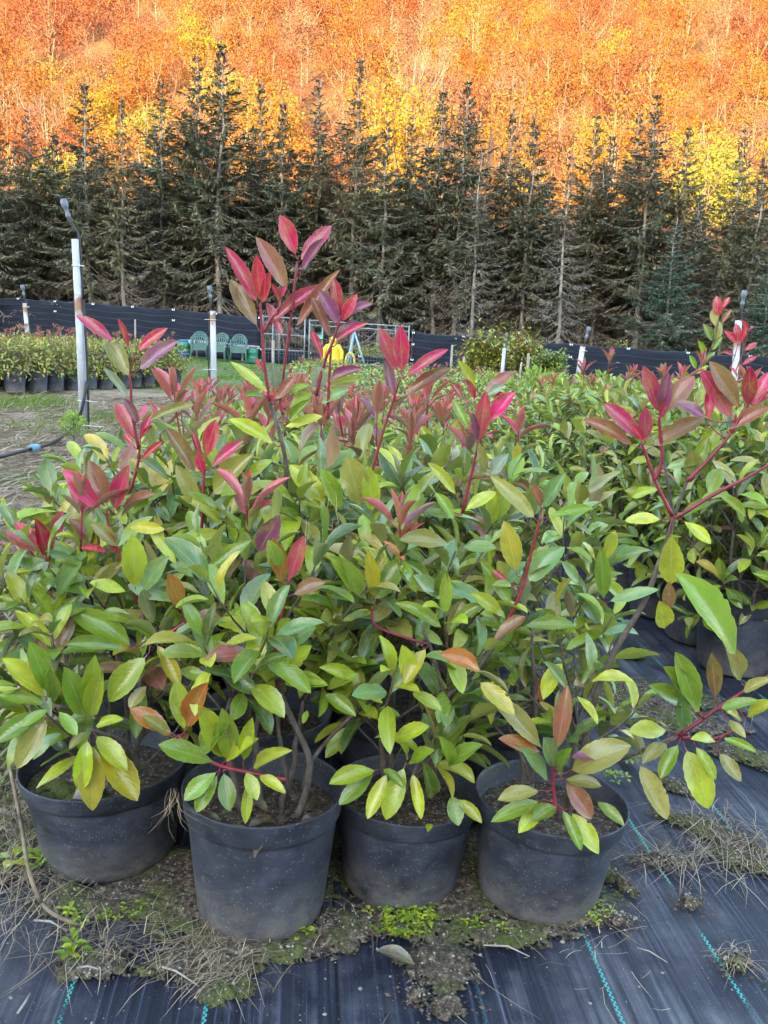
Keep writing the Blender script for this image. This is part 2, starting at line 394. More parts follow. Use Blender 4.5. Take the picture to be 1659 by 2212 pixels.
class Leaves:
    """collects leaves; one numpy mesh per part"""
    def __init__(s): s.r = []
    def add(s, p, d, up, L, W, col, rng, curl=None, fold=None, twist=0.0):
        d = Vector(d).normalized(); n = Vector(up) - d * Vector(up).dot(d)
        if n.length < 1e-4: n = d.orthogonal()
        n.normalize()
        if twist: n = (n * math.cos(twist) + d.cross(n) * math.sin(twist))
        s.r.append((*p, *d, *n, L, W, rng.uniform(.15, .9) if curl is None else curl, rng.uniform(.2, .75) if fold is None else fold, *col, rng.random()))
    def mesh(s, name, nst=9, mat=None, org=(0, 0, 0)):
        A = np.array(s.r, np.float64); n = len(A)
        p = A[:, 0:3] - np.array(org); d = A[:, 3:6]; nn = A[:, 6:9]; L = A[:, 9]; W = A[:, 10]; cu = A[:, 11]; fo = A[:, 12]; c = A[:, 13:16]; r = A[:, 16]
        b = np.cross(d, nn)
        us = np.array([-1, -.5, 0, .5, 1.0]) if nst > 5 else np.array([-1, 0, 1.0])
        ts = np.concatenate([[0.0], np.linspace(.11, 1.0, nst - 1)])
        q = np.clip((ts - .11) / .89, 0, 1)
        pw = .72 + .34 * ((r * 13.7) % 1.0)                       # leaf outline differs: elliptic to obovate
        wv = (q[None, :] ** pw[:, None]) * ((1 - q[None, :]) ** .84)
        wv = wv / wv.max(1, keepdims=True)
        if nst > 14: wv = wv * (1 + .028 * np.where(np.arange(nst) % 2 == 0, 1, -1))[None, :]   # serrated margin
        wv = np.maximum(wv, .028); wv[:, -1] = .012
        half = wv * (W / 2)[:, None]
        cc = np.where(np.abs(cu) < .03, .03, cu)[:, None]; a = cc * ts[None, :] ** 1.2
        # integrate the bent midrib
        dt = np.diff(ts, prepend=0.0)[None, :] * L[:, None]
        X = np.cumsum(np.cos(a) * dt, 1); Z = np.cumsum(-np.sin(a) * dt, 1)
        mid = p[:, None, :] + d[:, None, :] * X[..., None] + nn[:, None, :] * Z[..., None]
        ln = nn[:, None, :] * np.cos(a)[..., None] + d[:, None, :] * np.sin(a)[..., None]
        f = fo[:, None] * np.clip(q * 4, 0, 1)[None, :]
        wav = .10 * np.sin(ts[None, :] * 9 + r[:, None] * 40)
        V = np.zeros((n, nst, len(us), 3))
        for k, u in enumerate(us):
            au = abs(u)
            V[:, :, k, :] = mid + b[:, None, :] * (u * half * np.cos(f * au))[..., None] + ln * (half * (np.sin(f) * au ** 1.35 + wav * u * au))[..., None]
        nu = len(us); base = np.arange(n)[:, None, None] * (nst * nu) + np.arange(nst - 1)[None, :, None] * nu + np.arange(nu - 1)[None, None, :]
        F = np.stack([base, base + 1, base + nu + 1, base + nu], -1).reshape(-1, 4)
        uv = np.zeros((n, nst, nu, 3)); uv[..., 0] = us[None, None, :]; uv[..., 1] = ts[None, :, None]; uv[..., 2] = r[:, None, None]
        cl = np.ones((n, nst, nu, 4)); cl[..., :3] = c[:, None, None, :]
        return np_mesh(name, V.reshape(-1, 3), F, mat or LEAF, {'leafcol': ('FLOAT_COLOR', cl), 'leafuv': ('FLOAT_VECTOR', uv)})

def hermite(p0, p1, t0, t1, n):
    out = []
    for i in range(n):
        s = i / (n - 1); a = 2 * s ** 3 - 3 * s ** 2 + 1; b = s ** 3 - 2 * s ** 2 + s; c = -2 * s ** 3 + 3 * s ** 2; e = s ** 3 - s ** 2
        out.append(p0 * a + t0 * b + p1 * c + t1 * e)
    return out
def along(path, s):
    seg = [(path[i + 1] - path[i]).length for i in range(len(path) - 1)]; tot = sum(seg); x = s * tot
    for i, l in enumerate(seg):
        if x <= l or i == len(seg) - 1:
            return path[i].lerp(path[i + 1], min(1, x / max(l, 1e-9))), (path[i + 1] - path[i]).normalized(), tot
        x -= l

class Shrub:
    def __init__(s, seed, base, tilt=(0, 0), psc=(1, 1)):
        s.rng = random.Random(seed); s.base = Vector(base); s.tilt = tilt
        s.wood = MB(); s.green = Leaves(); s.red = Leaves(); s.redstem = MB(); s.forks = []; s.shoots = []; s.paths = []
        s.soil_z = .225 * psc[1]; s.psc = psc
    def mains(s, n, h, spread=.07, lean=(0, 0)):
        rng = s.rng
        for i in range(n):
            a = 2 * PI * i / n + rng.uniform(-.5, .5)
            p0 = s.base + Vector((math.cos(a) * .03, math.sin(a) * .03, s.soil_z - .02))
            p1 = s.base + Vector((math.cos(a) * spread + lean[0], math.sin(a) * spread + lean[1], s.soil_z + h * rng.uniform(.8, 1.1)))
            path = hermite(p0, p1, Vector((math.cos(a) * .1, math.sin(a) * .1, h * .7)), Vector((0, 0, h)), 9)
            path = [q + Vector((rng.gauss(0, .003), rng.gauss(0, .003), 0)) for q in path]
            s.wood.tube(path, [.0085 - .0045 * k / 8 for k in range(9)], 7)
            s.forks.append(path)
    def attach(s, tip):
        best = None
        for path in s.forks:
            for k in range(2, len(path)):
                q = path[k]; dz = tip.z - q.z; hd = math.hypot(tip.x - q.x, tip.y - q.y)
                if dz < -.02: continue
                c = abs(hd - dz * .9) + .25 * dz
                if best is None or c < best[0]: best = (c, path, k)
        if best is None: path = s.forks[0]; return path[3], Vector((0, 0, 1))
        _, path, k = best
        return path[k].copy(), (path[k] - path[k - 1]).normalized()
    def leafcol(s, age, style):
        rng = s.rng; x = rng.random()
        if style == 'low':
            return pick(rng, 'green' if x < .38 else 'deep' if x < .60 else 'lime' if x < .82 else 'olive' if x < .88 else 'yellow' if x < .95 else 'teal')
        return pick(rng, 'green' if x < .36 else 'deep' if x < .46 else 'teal' if x < .60 else 'lime' if x < .83 else 'olive' if x < .93 else 'yellow' if x < .96 else 'brown')
    def rosette(s, path, n, L, style, span=.42, open_top=.35):
        rng = s.rng; ph = rng.uniform(0, 6.28)
        tot = along(path, 1)[2]; span = min(span, .17 / max(tot, .05))
        for i in range(n):
            f = i / max(1, n - 1); p, t, _ = along(path, 1 - span * (1 - f))
            a = ph + i * 2.39996 + rng.uniform(-.25, .25)
            e1 = t.orthogonal().normalized(); e2 = t.cross(e1); rd = e1 * math.cos(a) + e2 * math.sin(a)
            op = (1.32 - (1.32 - open_top) * f) + rng.uniform(-.2, .2)
            d = t * math.cos(op) + rd * math.sin(op)
            d.z -= .12 * (1 - f)
            l = L * rng.uniform(.72, 1.12) * (.8 if f > .93 else 1)
            s.green.add(p, d, t + Vector((0, 0, .4)), l, l * rng.uniform(.30, .42), s.leafcol(f, style), rng, twist=rng.uniform(-.35, .35))
    def green_shoot(s, tip, n=9, L=.095, style='mid', r=.0026):
        tip = Vector(tip); p0, t0 = s.attach(tip); d = (tip - p0); h = d.length
        path = hermite(p0, tip, t0 * h * .6 + Vector((d.x, d.y, 0)) * .5, Vector((d.x * .5, d.y * .5, h * .8)), 8)
        s.wood.tube(path, [r * 1.25 - (r * .6) * k / 7 for k in range(8)], 5)
        s.rosette(path, n, L, style); return path
    def red_leaves(s, lv, p, t, n, L, bright):
        rng = s.rng; ph = rng.uniform(0, 6.28)
        for i in range(n):
            f = i / max(1, n - 1); a = ph + i * 2.39996
            e1 = t.orthogonal().normalized(); e2 = t.cross(e1); rd = e1 * math.cos(a) + e2 * math.sin(a)
            op = .75 - .62 * f + rng.uniform(-.12, .12); d = t * math.cos(op) + rd * math.sin(op)
            l = L * (1.05 - .45 * f) * rng.uniform(.85, 1.1)
            x = rng.random() + .3 * f - .15 + bright
            col = pick(rng, 'red' if x > .6 else 'dullred' if x > .4 else 'pink' if x > .3 else 'brown' if x > .15 else 'purple')
            lv.add(p - t * .03 * (1 - f), d, t, l, l * rng.uniform(.26, .36), col, rng, curl=rng.uniform(-.2, .6), fold=rng.uniform(.4, 1.0))
    def red_shoot(s, tip, redlen=.16, n=6, L=.10, bright=.1, own=False):
        rng = s.rng; tip = Vector(tip); mid = tip - Vector((rng.uniform(-.15, .15) * redlen, rng.uniform(-.15, .15) * redlen, redlen))
        path = s.green_shoot(mid, 8, L * .95)
        t0 = (path[-1] - path[-2]).normalized()
        rp = hermite(path[-1], tip, t0 * redlen, Vector((0, 0, redlen)), 6)
        mb = MB() if own else s.redstem; lv = Leaves() if own else s.red
        mb.tube(rp, [.0030, .0029, .0027, .0025, .0022, .0018], 6)
        s.red_leaves(lv, rp[-1], (rp[-1] - rp[-2]).normalized(), n, L, bright)
        for k in range(rng.randint(1, 3)):
            p, t, _ = along(rp, rng.uniform(.3, .85)); a = rng.uniform(0, 6.28)
            e1 = t.orthogonal().normalized(); rd = e1 * math.cos(a) + t.cross(e1) * math.sin(a)
            lv.add(p, t * .7 + rd * .7, t, L * .6, L * .24, pick(rng, rng.choice(['dullred', 'red', 'brown'])), rng)
        if own: s.shoots.append((mb, lv))
    def fill(s, n, R, z0, z1, L=.095, lean=(0, 0), nred=0, redlen=.14, own=False, front=False):
        """green rosettes spread through a dome, red shoots out of the top"""
        rng = s.rng
        for i in range(n):
            f = (i + rng.random()) / n; z = z0 + (z1 - z0) * f ** .9
            prof = R * (.62 + .55 * math.sin(PI * min(1, .12 + f * .85))) * rng.uniform(.55, 1.0)
            a = i * 2.39996 + rng.uniform(-.4, .4)
            tip = s.base + Vector((math.cos(a) * prof + lean[0] * f, math.sin(a) * prof + lean[1] * f, z))
            s.green_shoot(tip, rng.randint(7, 10), L * rng.uniform(.85, 1.1), 'low' if f < .45 else 'mid')
        for i in range(nred):
            a = rng.uniform(0, 6.28); q = R * .75 * math.sqrt(rng.random())
            rl = redlen * rng.uniform(.5, 1.25)
            s.red_shoot(s.base + Vector((math.cos(a) * q + lean[0], math.sin(a) * q + lean[1], z1 + rl * rng.uniform(.5, 1.0))), rl, rng.randint(5, 7), L * rng.uniform(.85, 1.1), rng.uniform(-.1, .3), own)
    # featured shoots, read off the photograph and placed at their own depth
    def stem(s, pts, Y, r0=.004, r1=.0022, red=True, root=None, mb=None, n=7):
        P = [at(x, y, Y if not hasattr(Y, '__len__') else Y[0] + (Y[1] - Y[0]) * i / (len(pts) - 1)) for i, (x, y) in enumerate(pts)]
        sm = []
        for i in range(len(P) - 1):
            a = P[max(i - 1, 0)]; b = P[min(i + 2, len(P) - 1)]
            seg = hermite(P[i], P[i + 1], (P[i + 1] - a) * .5, (b - P[i]) * .5, 5)
            sm += seg if i == len(P) - 2 else seg[:-1]
        s.paths.append(sm); k = len(sm); (mb or (s.redstem if red else s.wood)).tube(sm, [r0 + (r1 - r0) * i / (k - 1) for i in range(k)], n)
        if root is not None:
            p0 = s.base + Vector((root[0], root[1], s.soil_z - .02)); h = (sm[0] - p0).length
            path = hermite(p0, sm[0], Vector((0, 0, h * .8)), (sm[1] - sm[0]).normalized() * h * .6, 10)
            s.wood.tube(path, [r0 * 1.5 + (r0 - r0 * 1.5) * i / 9 for i in range(10)], 7); s.forks.append(path)
        return sm
    def leaf_to(s, a, b, Y, key, dY=None, face=.6, wr=None, lv=None, curl=None, fold=None, mb=None):
        rng = s.rng; p = at(*a, Y); q = at(*b, Y + (rng.uniform(-.035, .03) if dY is None else dY)); d = q - p
        lv = lv or (s.red if key in ('red', 'pink', 'dullred', 'brown', 'purple', 'orange') else s.green)
        near = min((q_ for P_ in s.paths for q_ in P_), key=lambda q_: (q_ - p).length, default=None)
        if near is not None and .004 < (near - p).length < .05: (mb or s.redstem).tube([near, near.lerp(p, .5) + Vector((0, 0, -.003)), p, p + d.normalized() * .006], [.0016, .0014, .0012, .001], 5)
        n = (EYE - p).normalized() * face + Vector((0, 0, 1 - face))
        cu = rng.uniform(.05, .45) if curl is None else curl
        L = d.length * (1.02 + .05 * cu)
        dn = d.normalized(); nn = (n - dn * n.dot(dn)).normalized()
        lv.add(p, dn * math.cos(cu * .45) + nn * math.sin(cu * .45), n, L, L * (rng.uniform(.35, .43) if wr is None else min(.62, wr * .94)), pick(rng, key), rng, curl=cu, fold=rng.uniform(.3, .8) if fold is None else fold)
    def feature(s, stems, leaves, Y, own=True, red=True, roots=None):
        mb, lv = (MB(), Leaves()) if own else (None, None)
        for i, st in enumerate(stems):
            s.stem(st, Y, red=red, root=None if roots is None else roots[i], mb=mb)
        for lf in leaves:
            a, b, key = lf[:3]; k = lf[3] if len(lf) > 3 else {}
            s.leaf_to(a, b, Y, key, lv=lv, mb=mb, **k)
        if own: s.shoots.append((mb, lv))
    def build(s, name, nst, R=.16, H=.275, pot=True):
        root = empty(name, s.base)
        o = s.base
        def loc(mb):
            mb.v = [(x - o.x, y - o.y, z - o.z) for x, y, z in mb.v]; return mb
        if pot:
            p = link('pot', POT_MESH, root); p.rotation_euler = (s.tilt[0], s.tilt[1], s.rng.uniform(0, 6) if s.tilt == (0, 0) else 0)
            p.scale = (s.psc[0], s.psc[0], s.psc[1]); q = link('soil', SOIL_MESH, root); q.scale = p.scale; q.rotation_euler = p.rotation_euler
        loc(s.wood).build('branches', BARK, root)
        link('green_foliage', s.green.mesh('green_foliage', nst, org=o), root)
        if s.red.r:
            f = link('red_foliage', s.red.mesh('red_foliage', nst, org=o), root)
            if s.redstem.v: loc(s.redstem).build('red_stems', REDSTEM, f)
        elif s.redstem.v: loc(s.redstem).build('red_stems', REDSTEM, root)
        for mb, lv in s.shoots:
            f = link('red_shoot', lv.mesh('red_shoot', nst, org=o), root)
            if mb.v: loc(mb).build('shoot_stem', REDSTEM, f)
        return root

def pot_mesh():
    mb = MB(); H = .275
    prof = [(.02, .002), (.108, .002), (.120, 0.0), (.1235, .006), (.1262, .020), (.1268, .024), (.146, H - .062), (.1475, H - .052), (.1515, H - .049), (.1535, H - .046),
            (.1575, H - .006), (.1585, H - .001), (.1575, H + .001), (.1555, H), (.1535, H - .006), (.149, H - .05), (.146, H - .055), (.140, .18), (.139, .17)]
    mb.lathe(prof, 56); o = mb.build('pot', POT); me = o.data
    bpy.data.objects.remove(o); return me
POT_MESH = pot_mesh()
def soil_mesh():
    mb = MB(); n = 36; vs = [(0, 0, .222)]; rng = random.Random(4)
    rings = 7
    for j in range(1, rings + 1):
        for k in range(n):
            r = .1435 * j / rings; a = 2 * PI * k / n; x, y = r * math.cos(a), r * math.sin(a)
            vs.append((x, y, .218 + .014 * noise.noise(Vector((x * 25, y * 25, 0))) + .006 * noise.noise(Vector((x * 80, y * 80, 3)))))
    fs = [(0, 1 + k, 1 + (k + 1) % n) for k in range(n)]
    for j in range(rings - 1):
        for k in range(n):
            a = 1 + j * n; fs.append((a + k, a + n + k, a + n + (k + 1) % n, a + (k + 1) % n))
    mb.add(vs, fs); o = mb.build('soil', POTSOIL); me = o.data; bpy.data.objects.remove(o); return me
SOIL_MESH = soil_mesh()

def c3(x, y): return (x / 2, 414.7 + y / 2)           # zoom-crop coordinates of the photograph -> one frame
def c4(x, y): return (829.5 + x / 2, 414.7 + y / 2)
def c5(x, y): return (x / 2, 864 + y / 2)
def c6(x, y): return (829.5 + x / 2, 864 + y / 2)
def c7(x, y): return (x / 2, 1382 + y / 2)
def c8(x, y): return (829.5 + x / 2, 1382 + y / 2)
def L(c, rows, **kk):
    out = []
    for r in rows:
        k = dict(kk); 
        if len(r) > 5: k.update(r[5])
        out.append((c(r[0], r[1]), c(r[2], r[3]), r[4], k))
    return out
def S(c, *pts): return [c(*p) for p in pts]

SHRUB_GROUP = 'potted red-tipped shrubs in the main block'
# ---- the four front pots
P1 = Shrub(11, (at(237, 1672, 1.888).x, 1.888, .008), (0, rad(-3)), (1.15, .78))
P1.mains(3, .30, .10)
P1.feature([S(c5, (600, 880), (540, 730), (510, 650), (470, 540), (460, 480))], L(c5, [
    (450, 490, 275, 305, 'pink', {'wr': .42}), (485, 490, 555, 285, 'pink', {'wr': .38}), (470, 470, 385, 265, 'brown'), (505, 525, 665, 412, 'brown', {'face': .4}),
    (445, 650, 303, 518, 'brown'), (520, 645, 395, 535, 'olive'), (500, 660, 445, 560, 'red'), (470, 655, 350, 640, 'red')]), 1.72)
P1.stem(S(c7, (590, 530), (620, 420), (600, 150)) [:1] + [c5(620, 900), c5(600, 880)], 1.70, red=False, root=(.03, 0), r0=.006)
P1.feature([S(c5, (215, 825), (212, 760), (210, 700))], L(c5, [(212, 690, 155, 518, 'red', {'wr': .5}), (188, 645, 65, 530, 'red'), (178, 665, 25, 572, 'dullred'), (235, 600, 272, 483, 'dullred')]), 1.76)
P1.stem([c7(560, 520), c5(500, 1060), c5(260, 1010), c5(215, 825)], 1.74, red=False, root=(-.02, 0), r0=.005)
P1.feature([S(c5, (650, 1028), (740, 1000), (800, 960))], L(c5, [(790, 925, 728, 750, 'orange', {'wr': .42}), (805, 950, 955, 945, 'brown', {'face': .5, 'wr': .5})]), 1.60)
for row in L(c5, [(585, 830, 575, 590, 'lime', {'wr': .46}), (612, 835, 724, 680, 'teal', {'wr': .4}), (560, 830, 390, 790, 'lime'), (590, 960, 440, 920, 'green', {'wr': .46}), (235, 940, 130, 805, 'green', {'wr': .45}),
        (230, 960, 340, 850, 'green'), (235, 860, 370, 660, 'teal'), (230, 850, 40, 735, 'lime'), (175, 930, 0, 850, 'lime'), (580, 1060, 300, 990, 'green'), (235, 1000, 85, 1010, 'lime'),
        (590, 1080, 310, 920, 'green'), (720, 1035, 930, 1110, 'lime', {'wr': .3}), (700, 1040, 560, 960, 'green'), (830, 870, 560, 800, 'teal'), (860, 760, 1080, 610, 'green', {'wr': .3}), (775, 730, 640, 545, 'lime', {'wr': .25}),
        (730, 560, 565, 550, 'yellow', {'wr': .38, 'face': .8})], dY=None):
    P1.leaf_to(row[0], row[1], 1.70, row[2], **row[3])
for ctr, Yc, rows in (((235, 285), 1.56, [(15, 85, 'lime'), (0, 240, 'green'), (-20, 440, 'green'), (95, 370, 'green'), (75, 550, 'olive', {'wr': .42}), (128, 10, 'green'), (330, 410, 'green', {'wr': .42}), (215, 130, 'green')]),
                 ((385, 380), 1.57, [(350, 645, 'lime', {'wr': .5}), (545, 560, 'lime', {'wr': .42}), (400, 730, 'yellow', {'wr': .4}), (590, 690, 'yellow', {'wr': .44}), (530, 345, 'lime'), (410, 75, 'green', {'wr': .36}), (280, 125, 'green'), (440, 130, 'lime'), (300, 470, 'olive')])):
    for r in rows:
        a = c7(ctr[0] + (r[0] - ctr[0]) * .12, ctr[1] + (r[1] - ctr[1]) * .12)
        P1.leaf_to(a, c7(r[0], r[1]), Yc, r[2], dY=-.03, **(r[3] if len(r) > 3 else {}))
P1.stem([c7(600, 540), c7(540, 440), c7(385, 385)], (1.68, 1.57), red=False, r0=.005, r1=.003)
P1.stem([c7(560, 500), c7(400, 330), c7(235, 285)], (1.68, 1.56), red=False, r0=.005, r1=.003)
for row in L(c7, [(645, 55, 475, 262, 'lime', {'wr': .5}), (670, 5, 775, 205, 'yellow', {'wr': .42}), (560, 40, 290, 20, 'green'), (760, 120, 910, 190, 'green'), (640, 190, 560, 290, 'olive', {'wr': .5})]):
    P1.leaf_to(row[0], row[1], 1.58, row[2], dY=-.03, **row[3])
P1.fill(40, .24, .34, .76, .112, (-.04, -.08), 1, .1, own=True)

P2 = Shrub(22, (at(567, 1707, 1.70).x, 1.70, .010), (0, rad(.5)), (1.02, .98))
P2.stem([c7(1290, 760), c7(1340, 540), c7(1265, 350), c7(1190, 170), c5(1195, 1090)], 1.64, red=False, r0=.0075, r1=.004)
P2.stem([c7(1310, 640), c7(1350, 520), c7(1470, 375), c8(-40, 250)], 1.66, red=False, r0=.005, r1=.003)
P2.stem([c7(1250, 660), c7(1210, 430), c7(1195, 300)], 1.68, red=False, r0=.0055, r1=.003)
P2.mains(3, .26, .08)
P2.feature([S(c5, (1190, 1100), (1210, 960), (1235, 840), (1250, 770))], L(c5, [(1225, 810, 1178, 600, 'orange', {'wr': .42}), (1245, 795, 1312, 590, 'dullred', {'wr': .34}), (1255, 845, 1400, 790, 'brown', {'wr': .55}), (1210, 760, 1160, 610, 'green')]), 1.60)
for row in L(c5, [(1195, 970, 1140, 785, 'lime', {'wr': .4}), (1190, 1030, 1250, 945, 'green'), (1195, 1090, 1360, 975, 'green'), (1200, 1100, 1300, 1090, 'green'), (1185, 1050, 1110, 930, 'lime')]):
    P2.leaf_to(row[0], row[1], 1.60, row[2], **row[3])
for row in L(c7, [(1190, 170, 1060, 95, 'lime'), (1200, 180, 1340, 30, 'lime', {'wr': .42}), (1210, 190, 1410, 195, 'green'), (1195, 210, 1125, 150, 'lime', {'wr': .6}), (1240, 150, 1400, 190, 'lime'), (1200, 240, 1110, 225, 'yellow'),
        (1390, 225, 1535, 330, 'green', {'wr': .5}), (1400, 220, 1540, 150, 'green'), (1330, 300, 1310, 360, 'green'), (1560, 190, 1385, 120, 'lime')], dY=-.03):
    P2.leaf_to(row[0], row[1], 1.60, row[2], **row[3])
P2.feature([S(c7, (1235, 605), (1100, 578), (950, 543), (850, 490), (770, 412))], L(c7, [(800, 395, 895, 190, 'orange', {'wr': .5}), (760, 415, 565, 300, 'orange', {'wr': .42, 'fold': .3}), (800, 410, 760, 180, 'lime'), (745, 420, 620, 330, 'olive')]), 1.52)
for row in L(c7, [(945, 535, 690, 455, 'green', {'wr': .4}), (950, 560, 800, 690, 'green', {'wr': .46}), (965, 560, 990, 735, 'green', {'wr': .52}), (850, 500, 985, 370, 'green', {'wr': .5}), (965, 530, 1110, 430, 'lime'),
        (1060, 560, 1110, 690, 'lime', {'wr': .5}), (1080, 560, 1255, 480, 'lime', {'wr': .4}), (1110, 580, 1230, 660, 'lime'), (1080, 590, 1060, 790, 'lime', {'wr': .32}), (950, 570, 850, 740, 'green'), (980, 530, 860, 290, 'lime'), (1050, 540, 1090, 340, 'lime', {'wr': .34}),
        (1000, 540, 960, 300, 'green')], dY=-.03):
    P2.leaf_to(row[0], row[1], 1.52, row[2], **row[3])
P2.fill(20, .20, .52, .78, .108, (.0, .05), 1, .1, own=True)

P3 = Shrub(33, (at(872, 1708, 1.814).x, 1.814, .008), (0, rad(2)), (.98, .79))
P3.stem([c8(130, 590), c8(200, 420), c8(265, 255), c8(380, 150), c6(560, 960)], 1.68, red=False, root=(.0, -.02), r0=.006, r1=.0035)
P3.stem([c8(265, 255), c8(210, 60), c6(170, 1000)], 1.68, red=False, r0=.0045, r1=.003)
P3.mains(3, .28, .09)
P3.feature([S(c6, (500, 1010), (560, 900), (600, 800), (640, 640), (680, 490))], L(c6, [(575, 760, 520, 530, 'yellow', {'wr': .40}), (600, 760, 745, 690, 'olive', {'face': .3}), (680, 470, 640, 365, 'brown'), (540, 800, 470, 740, 'dullred')]), 1.66)
for row in L(c6, [(680, 480, 780, 320, 'teal', {'wr': .45}), (670, 530, 465, 335, 'olive', {'wr': .3}), (690, 510, 900, 470, 'green', {'wr': .3}), (610, 800, 775, 640, 'teal', {'wr': .5}), (580, 980, 815, 970, 'green', {'wr': .34}), (560, 900, 420, 700, 'green', {'wr': .3}),
        (240, 855, 260, 725, 'green'), (150, 850, 60, 690, 'green', {'wr': .42}), (260, 860, 130, 760, 'teal'), (310, 530, 225, 405, 'green', {'wr': .42}), (300, 620, 70, 605, 'olive'), (330, 635, 480, 640, 'green'), (560, 800, 470, 800, 'green'), (540, 950, 380, 840, 'lime'),
        (-60, 880, -230, 680, 'green', {'wr': .42}), (-50, 880, 85, 690, 'green', {'wr': .52}), (-40, 870, -70, 655, 'yellow', {'wr': .36}), (100, 700, 0, 610, 'orange', {'wr': .3})]):
    P3.leaf_to(row[0], row[1], 1.66, row[2], **row[3])
P3.stem([c8(190, 20), c6(-30, 980), c6(-50, 890)], 1.66, red=True, r0=.003)
for row in L(c8, [(430, 140, 250, 65, 'orange', {'wr': .48}), (190, 25, 90, 185, 'yellow', {'wr': .45}), (400, 170, 560, 320, 'yellow', {'wr': .42}), (110, 220, 245, 305, 'green', {'wr': .4}), (120, 210, 80, 30, 'lime'), (30, 440, 190, 375, 'lime', {'wr': .42}),
        (95, 530, 10, 770, 'lime', {'wr': .42}), (120, 560, 160, 770, 'lime', {'wr': .36}), (210, 700, 170, 530, 'green', {'wr': .4}), (95, 540, 215, 480, 'green'), (260, 545, 420, 455, 'green', {'wr': .38}), (290, 560, 240, 420, 'green'), (300, 680, 420, 790, 'lime', {'wr': .5}),
        (290, 660, 320, 800, 'green', {'wr': .6}), (200, 790, 190, 830, 'lime'), (-20, 560, -230, 620, 'lime'), (-30, 565, -190, 710, 'green'), (20, 560, -70, 770, 'lime', {'wr': .36}), (-10, 550, 85, 640, 'green'), (100, 520, 70, 450, 'lime')], dY=-.04):
    P3.leaf_to(row[0], row[1], 1.60, row[2], **row[3])
P3.fill(34, .20, .34, .80, .108, (.0, -.03), 1, .1, own=True)

P4 = Shrub(44, (at(1176, 1713, 1.795).x, 1.795, .008), (0, rad(4)), (1.02, .81))
P4.stem([c8(855, 480), c8(920, 230), c6(1000, 1080), c6(1120, 880), c6(1190, 700), c6(1245, 540), c6(1250, 505)], 1.72, red=False, root=(.05, 0), r0=.0065, r1=.0042, n=9)
P4.stem([c8(640, 620), c8(655, 300), c8(640, 60), c6(640, 1010)], 1.75, red=False, root=(-.03, .02), r0=.005, r1=.003)
P4.stem([c6(1250, 505), c6(1220, 330), c6(1205, 210)], 1.74, red=False, r0=.0036, r1=.0026)
P4.stem([c6(1255, 500), c6(1310, 350)], 1.72, red=False, r0=.0036, r1=.0026)
P4.feature([S(c6, (1245, 500), (1180, 370), (1125, 220), (1115, 190)), S(c6, (1165, 350), (1200, 260), (1190, 100), c4(1190, 960) and (1190, 70))], L(c4, [
    (1195, 970, 1122, 758, 'dullred', {'wr': .34}), (1200, 965, 1228, 783, 'purple', {'wr': .42}), (1205, 965, 1337, 800, 'brown', {'wr': .5}), (1190, 990, 1240, 870, 'dullred'),
    (1122, 1085, 955, 918, 'dullred', {'wr': .36}), (1128, 1085, 1128, 932, 'dullred', {'wr': .4}), (1095, 1105, 868, 985, 'brown', {'wr': .36}), (1140, 1110, 1372, 985, 'brown', {'wr': .4}), (1125, 1090, 1075, 1010, 'red')]), 1.68)
P4.feature([S(c6, (1310, 350), (1400, 260), (1500, 140), (1520, 60)), S(c6, (1500, 140), (1570, 20), c4(1580, 900) and (1590, -10)), S(c6, (1260, 510), (1440, 400), (1560, 340), (1680, 270))], L(c4, [
    (1515, 1000, 1372, 770, 'dullred', {'wr': .36}), (1550, 960, 1410, 738, 'brown', {'wr': .36}), (1572, 940, 1582, 758, 'red', {'wr': .4}), (1585, 940, 1665, 780, 'pink', {'wr': .45}),
    (1405, 985, 1265, 908, 'purple', {'wr': .4}), (1400, 1000, 1412, 842, 'dullred', {'wr': .42}), (1480, 1035, 1660, 935, 'brown', {'wr': .42}), (1600, 920, 1690, 860, 'dullred')]), 1.62)
for row in L(c6, [(1240, 560, 1240, 790, 'lime', {'wr': .45}), (1210, 515, 1045, 520, 'lime', {'wr': .4}), (1270, 510, 1400, 440, 'green'), (1285, 515, 1410, 620, 'lime'), (1400, 420, 1450, 300, 'green', {'wr': .6}), (1200, 380, 1075, 420, 'green', {'wr': .5}), (1200, 300, 1390, 265, 'teal', {'wr': .3}),
        (1340, 340, 1330, 220, 'olive', {'wr': .6}), (1370, 250, 1440, 120, 'lime', {'wr': .6}), (1440, 400, 1560, 500, 'green'), (1330, 330, 1400, 160, 'green')]):
    P4.leaf_to(row[0], row[1], 1.68, row[2], **row[3])
P4.feature([S(c8, (740, 740), (738, 690), (728, 600), (733, 520))], L(c8, [(692, 490, 500, 428, 'orange', {'wr': .34}), (745, 500, 792, 208, 'brown', {'wr': .33}), (785, 510, 1010, 512, 'purple', {'wr': .28, 'curl': .9}), (775, 600, 895, 770, 'brown', {'wr': .48}), (700, 490, 470, 250, 'olive', {'wr': .3})]), 1.60)
for row in L(c8, [(785, 575, 1058, 460, 'olive', {'wr': .5}), (685, 650, 498, 690, 'olive', {'wr': .4}), (690, 690, 468, 785, 'green', {'wr': .34}), (700, 715, 585, 830, 'lime', {'wr': .5}), (755, 715, 645, 780, 'green', {'wr': .6}), (765, 720, 850, 905, 'green', {'wr': .38}), (800, 730, 925, 920, 'lime', {'wr': .42}),
        (770, 600, 935, 632, 'olive'), (910, 690, 1035, 800, 'green'), (740, 560, 690, 425, 'teal'), (720, 620, 590, 470, 'teal', {'wr': .34}), (750, 580, 810, 470, 'green')], dY=-.04):
    P4.leaf_to(row[0], row[1], 1.60, row[2], **row[3])
